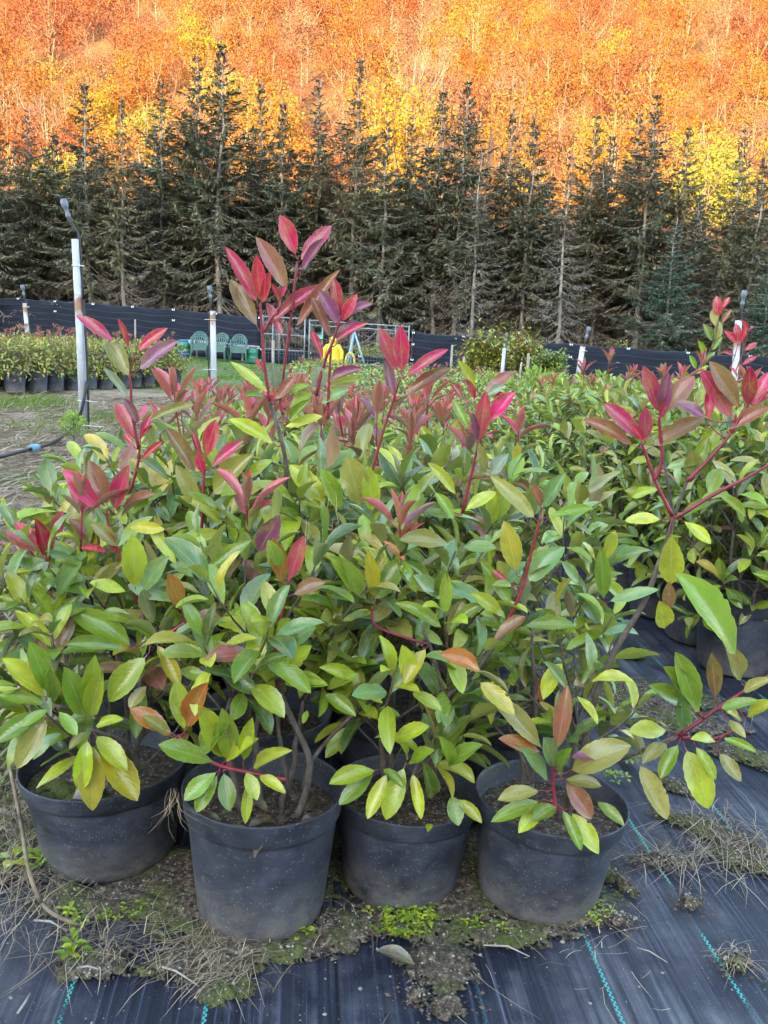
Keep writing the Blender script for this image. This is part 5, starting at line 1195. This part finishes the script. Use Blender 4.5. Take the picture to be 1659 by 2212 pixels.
# ------------------------------------------------------------------ soil, moss, stones, straw, grass
def inside_pot(x, y, m=.13): return any((x - q[0]) ** 2 + (y - q[1]) ** 2 < m * m for q in [p_.base.xy for p_ in (P1, P2, P3, P4)])
PATCH = [(245, 1962, .18, .055, 0), (140, 1945, .06, .05, 0), (205, 2088, .075, .05, .3), (430, 1975, .08, .05, 0), (455, 2082, .13, .055, .2), (480, 2150, .06, .035, .5), (610, 2062, .10, .035, 0), (735, 2015, .07, .07, 0), (870, 2008, .14, .05, 0), (945, 2095, .075, .075, 0), (965, 2185, .035, .03, 0),
         (1085, 2022, .15, .045, 0), (1250, 1990, .12, .04, .3), (1315, 1895, .035, .10, .5), (1530, 1800, .14, .05, -.6), (1620, 1870, .10, .05, -.5), (1445, 1700, .09, .035, -.7), (1585, 2085, .035, .03, 0), (897, 2165, .022, .02, 0), (1430, 1868, .085, .016, -.1), (1490, 1960, .03, .02, 0), (1345, 2000, .03, .02, 0), (1300, 1500, .42, .16, -.2), (1450, 1560, .25, .10, -.3), (1620, 1640, .12, .06, -.5), (1160, 1460, .18, .2, 0),
         (20, 1830, .07, .22, 0), (500, 1900, .3, .2, 0), (980, 1900, .3, .2, 0)]
rr = random.Random(31); patch_pts = []
mb = MB(); edge_f = []
for k, (px, py, a, b_, rot) in enumerate(PATCH):
    edge_f.append(0.0)
    c = og(px, py); n = 44; rings = 7; vs = [(c.x, c.y, gz(c.x, c.y) + .010 + .006)]; cr, sr = math.cos(rot), math.sin(rot)
    for j in range(1, rings + 1):
        for q in range(n):
            t = 2 * PI * q / n; f = j / rings; irr = 1 + .38 * noise.noise(Vector((math.cos(t) * 1.8, math.sin(t) * 1.8, k * 3.7))) + .16 * noise.noise(Vector((math.cos(t) * 6, math.sin(t) * 6, k)))
            lx, ly = a * math.cos(t) * f * irr, b_ * math.sin(t) * f * irr; x, y = c.x + lx * cr - ly * sr, c.y + lx * sr + ly * cr
            hgt = .016 * (1 - f ** 3) * (1 + .8 * noise.noise(Vector((x * 28, y * 28, 0)))) + .005 * noise.noise(Vector((x * 90, y * 90, 0))) * (1 - f ** 4)
            vs.append((x, y, gz(x, y) + (.006 + max(0, hgt) if f < .99 else .0065))); edge_f.append(f)
            if rr.random() < .5 and f < .95 and not inside_pot(x, y, .12): patch_pts.append((x, y, vs[-1][2], k))
    fs = [(0, 1 + q, 1 + (q + 1) % n) for q in range(n)] + [(1 + (j) * n + q, 1 + (j + 1) * n + q, 1 + (j + 1) * n + (q + 1) % n, 1 + j * n + (q + 1) % n) for j in range(rings - 1) for q in range(n)]
    mb.add(vs, fs)
so_ = mb.build('soil_patches', SOIL); at_ = so_.data.attributes.new('leafuv', 'FLOAT_VECTOR', 'POINT'); at_.data.foreach_set('vector', np.array([(f, 0, 0) for f in edge_f], np.float32).ravel())
tag(so_, 'brown gritty soil with moss spilled over the black fabric round the pots', 'soil', kind='stuff')
CRUMB = plain('soil_crumbs', (.10, .075, .055), .95, .5, 90); mb = MB()
for k in range(2600):
    x, y, z, _ = rr.choice(patch_pts); x += rr.gauss(0, .028); y += rr.gauss(0, .022)
    if inside_pot(x, y): continue
    s = .0012 + .0045 * rr.random() ** 3; z = max(gz(x, y) + .004, z - .006)
    M = Matrix.Rotation(rr.random() * 6, 3, 'Z'); vs = [M @ Vector((a_ * s * rr.uniform(.7, 1.4), b2 * s * rr.uniform(.7, 1.3), c_ * s * rr.uniform(.5, .9))) + Vector((x, y, z)) for a_, b2, c_ in ((1, 0, 0), (-1, 0, 0), (0, 1, 0), (0, -1, 0), (0, 0, -1), (0, 0, 1))]
    mb.add(vs, [(0, 2, 5), (2, 1, 5), (1, 3, 5), (3, 0, 5), (2, 0, 4), (1, 2, 4), (3, 1, 4), (0, 3, 4)], 0, False)
tag(mb.build('soil_crumbs', CRUMB), 'loose dark soil crumbs scattered round the soil patches', 'soil', kind='stuff')
STONE = plain('pale_grit', (.26, .23, .19), .85, .35, 60); mb = MB()
for k in range(900):
    if k < 720: x, y, z, _ = rr.choice(patch_pts); x += rr.gauss(0, .012); y += rr.gauss(0, .010)
    else: q = og(rr.uniform(0, 1700), rr.uniform(1850, 2230)); x, y, z = q.x, q.y, .006
    if inside_pot(x, y): continue
    s = .0013 + .0042 * rr.random() ** 4; t = rr.random() * 6
    vs = [Vector((sx * s * rr.uniform(.7, 1.3), 0, 0)) for sx in (-1, 1)] + [Vector((0, sx * s * rr.uniform(.7, 1.3), 0)) for sx in (-1, 1)] + [Vector((0, 0, -s * .6)), Vector((0, 0, s * rr.uniform(.5, .9)))]
    M = Matrix.Rotation(t, 3, 'Z'); vs = [M @ v + Vector((x, y, z + s * .3)) for v in vs]
    mb.add(vs, [(0, 2, 5), (2, 1, 5), (1, 3, 5), (3, 0, 5), (2, 0, 4), (1, 2, 4), (3, 1, 4), (0, 3, 4)], 0, False)
tag(mb.build('grit', STONE), 'small pale stones and grit scattered on soil and fabric', 'grit', kind='stuff')
DRY = strandmat('dry_grass', (.16, .10, .06), (.62, .50, .33)); GRASS = strandmat('green_grass', (.09, .18, .03), (.30, .42, .07), .25)
rows = []
def dry_at(px, py, n, rad_, lmin, lmax, up=.25):
    c = og(px, py)
    for k in range(n):
        x, y = c.x + rr.gauss(0, rad_), c.y + rr.gauss(0, rad_ * .6); a = rr.uniform(0, 6.28); el = abs(rr.gauss(0, up))
        if inside_pot(x, y): continue
        rows.append(((x, y, gz(x, y) + .012 + .012 * rr.random()), (math.cos(a), math.sin(a), el), rr.uniform(lmin, lmax), rr.uniform(.0008, .0018), (rr.gauss(0, .35), rr.gauss(0, .35), -el - rr.uniform(0, .1)), rr.random()))
for q in [(450, 2060, 260, .05, .03, .11, .5), (480, 2120, 120, .04, .03, .08, .4), (200, 2060, 110, .05, .04, .12, .3), (1600, 1850, 260, .09, .04, .16, .3), (1530, 1790, 150, .06, .03, .1, .35), (1430, 1868, 120, .04, .04, .14, .2), (1580, 2085, 60, .02, .02, .06, .5), (1420, 1560, 200, .12, .05, .15, .3),
          (1350, 1500, 150, .15, .05, .15, .3), (60, 1900, 240, .07, .05, .2, .6), (20, 1800, 200, .07, .06, .22, .7), (60, 1990, 60, .06, .05, .15, .3), (730, 2010, 50, .05, .03, .07, .3), (1200, 2015, 70, .08, .02, .06, .4), (1180, 2130, 25, .2, .03, .12, .05), (300, 2000, 80, .09, .03, .09, .3)]: dry_at(*q)
tag(strands('dry_grass_tufts', rows, DRY), 'dry straw coloured grass wisps lying around the pots and on the fabric', 'dry grass', kind='stuff')
rows = []
for k in range(15000):
    y = 2.0 + 13 * rr.random() ** 1.5; xl = -.46 * y - .8; xr = edge_x(y) + .02; x = xl + (xr - xl) * rr.random()
    n_ = noise.noise(Vector((x * .8, y * .8, 2)))
    a = rr.gauss(.4, 1.0); rows.append(((x, y, ground_z(x, y) + .008 + .02 * rr.random()), (math.cos(a), math.sin(a), rr.uniform(-.02, .22)), rr.uniform(.10, .38), rr.uniform(.004, .009) * (1 + y * .07), (rr.gauss(0, .25), rr.gauss(0, .25), -.1), rr.random() ** 1.4 * (.6 if n_ < -.2 else 1)))
for k in range(3500):
    y = 15 + 14 * rr.random(); x = -5 + 5.5 * rr.random() - .1 * (y - 15)
    a = rr.uniform(0, 6.28); rows.append(((x, y, ground_z(x, y) + .01), (math.cos(a), math.sin(a), .1), rr.uniform(.15, .4), .008, (0, 0, -.05), rr.random()))
tag(strands('straw', rows, DRY), 'dry straw strewn over the ground left of the pots', 'straw', kind='stuff')
rows = []
def blades(x, y, n, s, h0, h1, wd=.004):
    for k in range(n):
        xx, yy = x + rr.gauss(0, s), y + rr.gauss(0, s); a = rr.uniform(0, 6.28)
        rows.append(((xx, yy, ground_z(xx, yy)), (math.cos(a) * .4, math.sin(a) * .4, 1), rr.uniform(h0, h1), wd, (math.cos(a) * .5, math.sin(a) * .5, -.35), rr.random()))
for px, py, n, s, h0, h1 in [(10, 1640, 130, .05, .06, .17), (25, 1700, 120, .05, .05, .15), (15, 1760, 60, .05, .05, .12), (90, 1035, 90, .15, .05, .12), (120, 1020, 90, .12, .05, .12), (30, 875, 260, .35, .1, .28), (110, 870, 150, .3, .1, .22), (250, 905, 260, .35, .08, .25), (60, 920, 120, .4, .05, .15), (200, 930, 100, .3, .06, .15), (330, 835, 150, .5, .1, .25), (20, 1240, 40, .15, .05, .12), (40, 1100, 40, .2, .05, .1)]:
    p = og(px, py); blades(p.x, p.y, n, s, h0, h1, .004 if py > 950 else .009)
for k in range(170):
    y = 17 + 14 * rr.random(); x = -8.5 + 10 * rr.random() * 1.0 - .12 * (y - 20)
    if x > edge_x(y) + .2: continue
    blades(x, y, 34, .28, .05, .16, .014)
for k in range(120):
    y = 3 + 12 * rr.random(); x = edge_x(y) - .1 - rr.random() * (.42 * y - .4)
    if noise.noise(Vector((x * .5, y * .5, 8))) > .05: blades(x, y, 14, .12, .03, .10, .005)
tag(strands('grass', rows, GRASS), 'green grass growing between the straw and on the lawn before the fence', 'grass', kind='stuff')
# moss cushions and weeds
gm = G('moss'); v = gm.noise(gm.obj(), 120, 5, .8); v2 = gm.noise(gm.obj(), 25, 3)
gm.bs(Base_Color=gm.mix(gm.ramp(v2, [(.4, 0.0), (.65, .7)]), gm.ramp(v, [(.3, (.018, .028, .004)), (.7, (.13, .17, .02))]), (.12, .085, .045)), Roughness=.95); gm.bump(v, 1.0, .006); MOSS = gm.mat
def moss_bits(name, spots_, label):
    rows_ = []; mb = MB()
    for x, y, z, a in spots_:
        n = 20; vs = [(x, y, z + a * .42)]
        for j in range(1, 6):
            for q in range(n):
                t = 2 * PI * q / n; f = j / 5; r = a * f * (1 + .3 * noise.noise(Vector((math.cos(t) * 2 + x * 50, math.sin(t) * 2, y * 50)))); vs.append((x + math.cos(t) * r, y + math.sin(t) * r * .8, z + a * .42 * (1 - f ** 2.2) * (1 + .35 * noise.noise(Vector((math.cos(t) * r * 200, math.sin(t) * r * 200, 1)))) - .002))
        mb.add(vs, [(0, 1 + q, 1 + (q + 1) % n) for q in range(n)] + [(1 + j * n + q, 1 + (j + 1) * n + q, 1 + (j + 1) * n + (q + 1) % n, 1 + j * n + (q + 1) % n) for j in range(4) for q in range(n)])
    tag(mb.build(name, MOSS), label, 'moss', kind='stuff')
ms = []
for px, py, a in [(645, 2038, .022), (668, 2030, .018), (1090, 2040, .024), (1070, 2030, .014), (480, 2108, .022), (500, 2090, .016), (345, 1990, .024), (320, 1975, .018), (385, 1965, .02), (180, 1975, .018), (220, 1960, .016), (985, 2010, .015), (890, 1985, .018), (1170, 2015, .014), (1262, 1985, .018), (1240, 1995, .014), (140, 1930, .02), (900, 2165, .016), (1420, 1550, .05), (1300, 1440, .06), (1340, 1480, .05), (1360, 1420, .05), (1585, 2085, .012)]:
    c = og(px, py)
    if not inside_pot(c.x, c.y, .13): ms.append((c.x, c.y, gz(c.x, c.y) + .012, a))
moss_bits('ground_moss', ms, 'green moss cushions growing on the soil round the pots')
moss_bits('pot_moss', [(P1.base.x + a_, 1.888 + b_, .178, c_) for a_, b_, c_ in ((-.07, -.07, .04), (-.04, -.10, .034), (-.10, -.04, .03), (-.01, -.07, .03), (.03, -.10, .024), (-.10, -.09, .024))], 'brownish green moss inside the leftmost pot')
wl = Leaves(); wr_ = random.Random(3)
for px, py, n, s in [(612, 2025, 9, .02), (600, 2012, 7, .02), (640, 2028, 7, .015), (165, 2072, 4, .03), (870, 1995, 26, .016), (895, 2010, 20, .016), (850, 2020, 16, .015), (885, 2030, 14, .014), (1270, 1985, 18, .014), (1250, 1975, 10, .014), (150, 1995, 8, .02), (275, 1985, 8, .014), (1015, 2012, 8, .014), (80, 1880, 5, .05), (100, 1870, 5, .04), (1330, 1690, 8, .02), (1360, 1650, 8, .025)]:
    c = og(px, py)
    for k in range(n):
        x, y = c.x + wr_.gauss(0, .022), c.y + wr_.gauss(0, .018)
        if inside_pot(x, y, .125): continue
        for q in range(4):
            a = q * 1.57 + wr_.uniform(-.4, .4); wl.add((x, y, gz(x, y) + .016 + .012 * wr_.random()), (math.cos(a), math.sin(a), .45), (0, 0, 1), s * wr_.uniform(.7, 1.2), s * .5, pick(wr_, wr_.choice(['green', 'lime', 'green'])), wr_)
tag(link('weeds', wl.mesh('weeds', 5)), 'tiny green weed seedlings sprouting from the soil between the pots', 'weeds', kind='stuff')
# dead leaves, twigs, dead stem
def dead_leaf(p, d, up, Ln, wd, label, col=(.12, .085, .085), group=None, curl=1.0, fold=.9):
    lv = Leaves(); lv.add((0, 0, 0), d, up, Ln, wd, col, rr, curl=curl, fold=fold); o = link('dead_leaf', lv.mesh('dead_leaf', 12)); o.location = p; tag(o, label, 'dead leaf', group)
for k, (dx, dy, a, c) in enumerate([(-.02, -.09, .6, (.13, .09, .085)), (.04, -.085, 1.2, (.11, .075, .08)), (.02, -.05, 2.4, (.15, .11, .10)), (.075, -.06, .2, (.10, .06, .06)), (-.06, -.08, 2.9, (.14, .10, .07)), (.0, -.115, 3.4, (.16, .11, .08)), (.09, -.02, 1.0, (.10, .055, .06)), (.05, -.11, 4.0, (.13, .08, .08))]):
    dead_leaf((P2.base.x + dx, 1.70 + dy, .237 + .006 * (k % 3)), (math.cos(a), math.sin(a), .15), (rr.gauss(0, .3), -.3, 1), .075, .034, 'brown dead leaf lying on the soil of the second pot from the left', c, 'dead leaves in the second pot')
dead_leaf((P1.base.x - .05, 1.888 - .12, .187), (.5, .1, .35), (0, -.6, .8), .09, .05, 'large purplish brown dead leaf in the leftmost pot', (.17, .13, .15), None, .5, .3)
c = og(905, 2120); dead_leaf((c.x, c.y, .03), og(808, 2075) - c + Vector((0, 0, .012)), (0, -.25, 1), .10, .036, 'curled grey dead leaf on the soil in front of the third pot', (.16, .13, .11), None, .5, .6)
c = og(360, 2045); dead_leaf((c.x, c.y, .014), (-.6, .35, .12), (0, -.2, 1), .055, .03, 'dark torn dead leaf on the fabric before the second pot', (.05, .032, .03))
def twig(pts, r, label, name='dry_twig', mat=None, cat='twig'):
    P = [og(*p) for p in pts]; P = [Vector((p.x, p.y, gz(p.x, p.y) + .012 + r + (.02 if 0 < i < len(P) - 1 and len(P) > 2 else 0) * .4)) for i, p in enumerate(P)]
    mb = MB(); o = P[0]; mb.tube([p - o for p in P], [r] * (len(P) - 1) + [r * .5], 6); ob = mb.build(name, mat or WOOD); ob.location = o; tag(ob, label, cat)
twig([(75, 2002), (110, 2012), (146, 2026)], .0022, 'straight straw twig on the fabric at the lower left'); twig([(340, 2100), (380, 2120), (430, 2145)], .002, 'thin twig under the dry grass before the second pot')
twig([(1043, 2055), (1095, 2065), (1143, 2080)], .0018, 'short brown twig on the fabric below the third and fourth pots'); twig([(145, 2110), (190, 2110), (235, 2114)], .0022, 'pale twig on the soil lump at the lower left'); twig([(38, 2205), (55, 2190), (66, 2160)], .0022, 'bent pale twig in the bottom left corner')
twig([(1375, 2060), (1400, 2075), (1440, 2092)], .0012, 'hair thin root piece on the fabric at the lower right')
P = [at(20, 1650, 1.86), at(44, 1770, 1.74), at(62, 1880, 1.64), at(90, 1950, 1.62), at(125, 1980, 1.60), at(170, 1978, 1.60)]; P[-1].z = .02; P[-2].z = max(.02, P[-2].z); mb = MB(); mb.tube(sum([hermite(P[i], P[i + 1], (P[i + 1] - P[max(0, i - 1)]) * .5, (P[min(i + 2, 5)] - P[i]) * .5, 5) for i in range(5)], []), .0042, 7)
tag(mb.build('withered_vine', plain('vine_bark', (.24, .18, .12), .85, .4, 40)), 'thick brown dead stem curving down to the soil left of the first pot', 'vine')
rows = []
for k in range(34):
    p = at(368 + rr.uniform(-8, 20), 1700 + rr.uniform(0, 40), 1.57); rows.append((tuple(p), (rr.gauss(0, .5), -.1, -1), rr.uniform(.03, .09), .0008, (rr.gauss(.3, .6), rr.gauss(0, .2), .2), .6 + .4 * rr.random()))
for k in range(40):
    p = at(rr.uniform(655, 740), rr.uniform(1100, 1190), 1.85); a = rr.uniform(0, 6.28); rows.append((tuple(p), (math.cos(a), 0, math.sin(a)), rr.uniform(.05, .12), .0009, (rr.gauss(0, .6), 0, rr.gauss(-.3, .5)), .8 + .3 * rr.random()))
tag(strands('root_wisps', rows, DRY), 'fine dry root wisps and pale grass caught between pots and branches', 'dry roots', kind='stuff')
print('objects', len(bpy.data.objects))
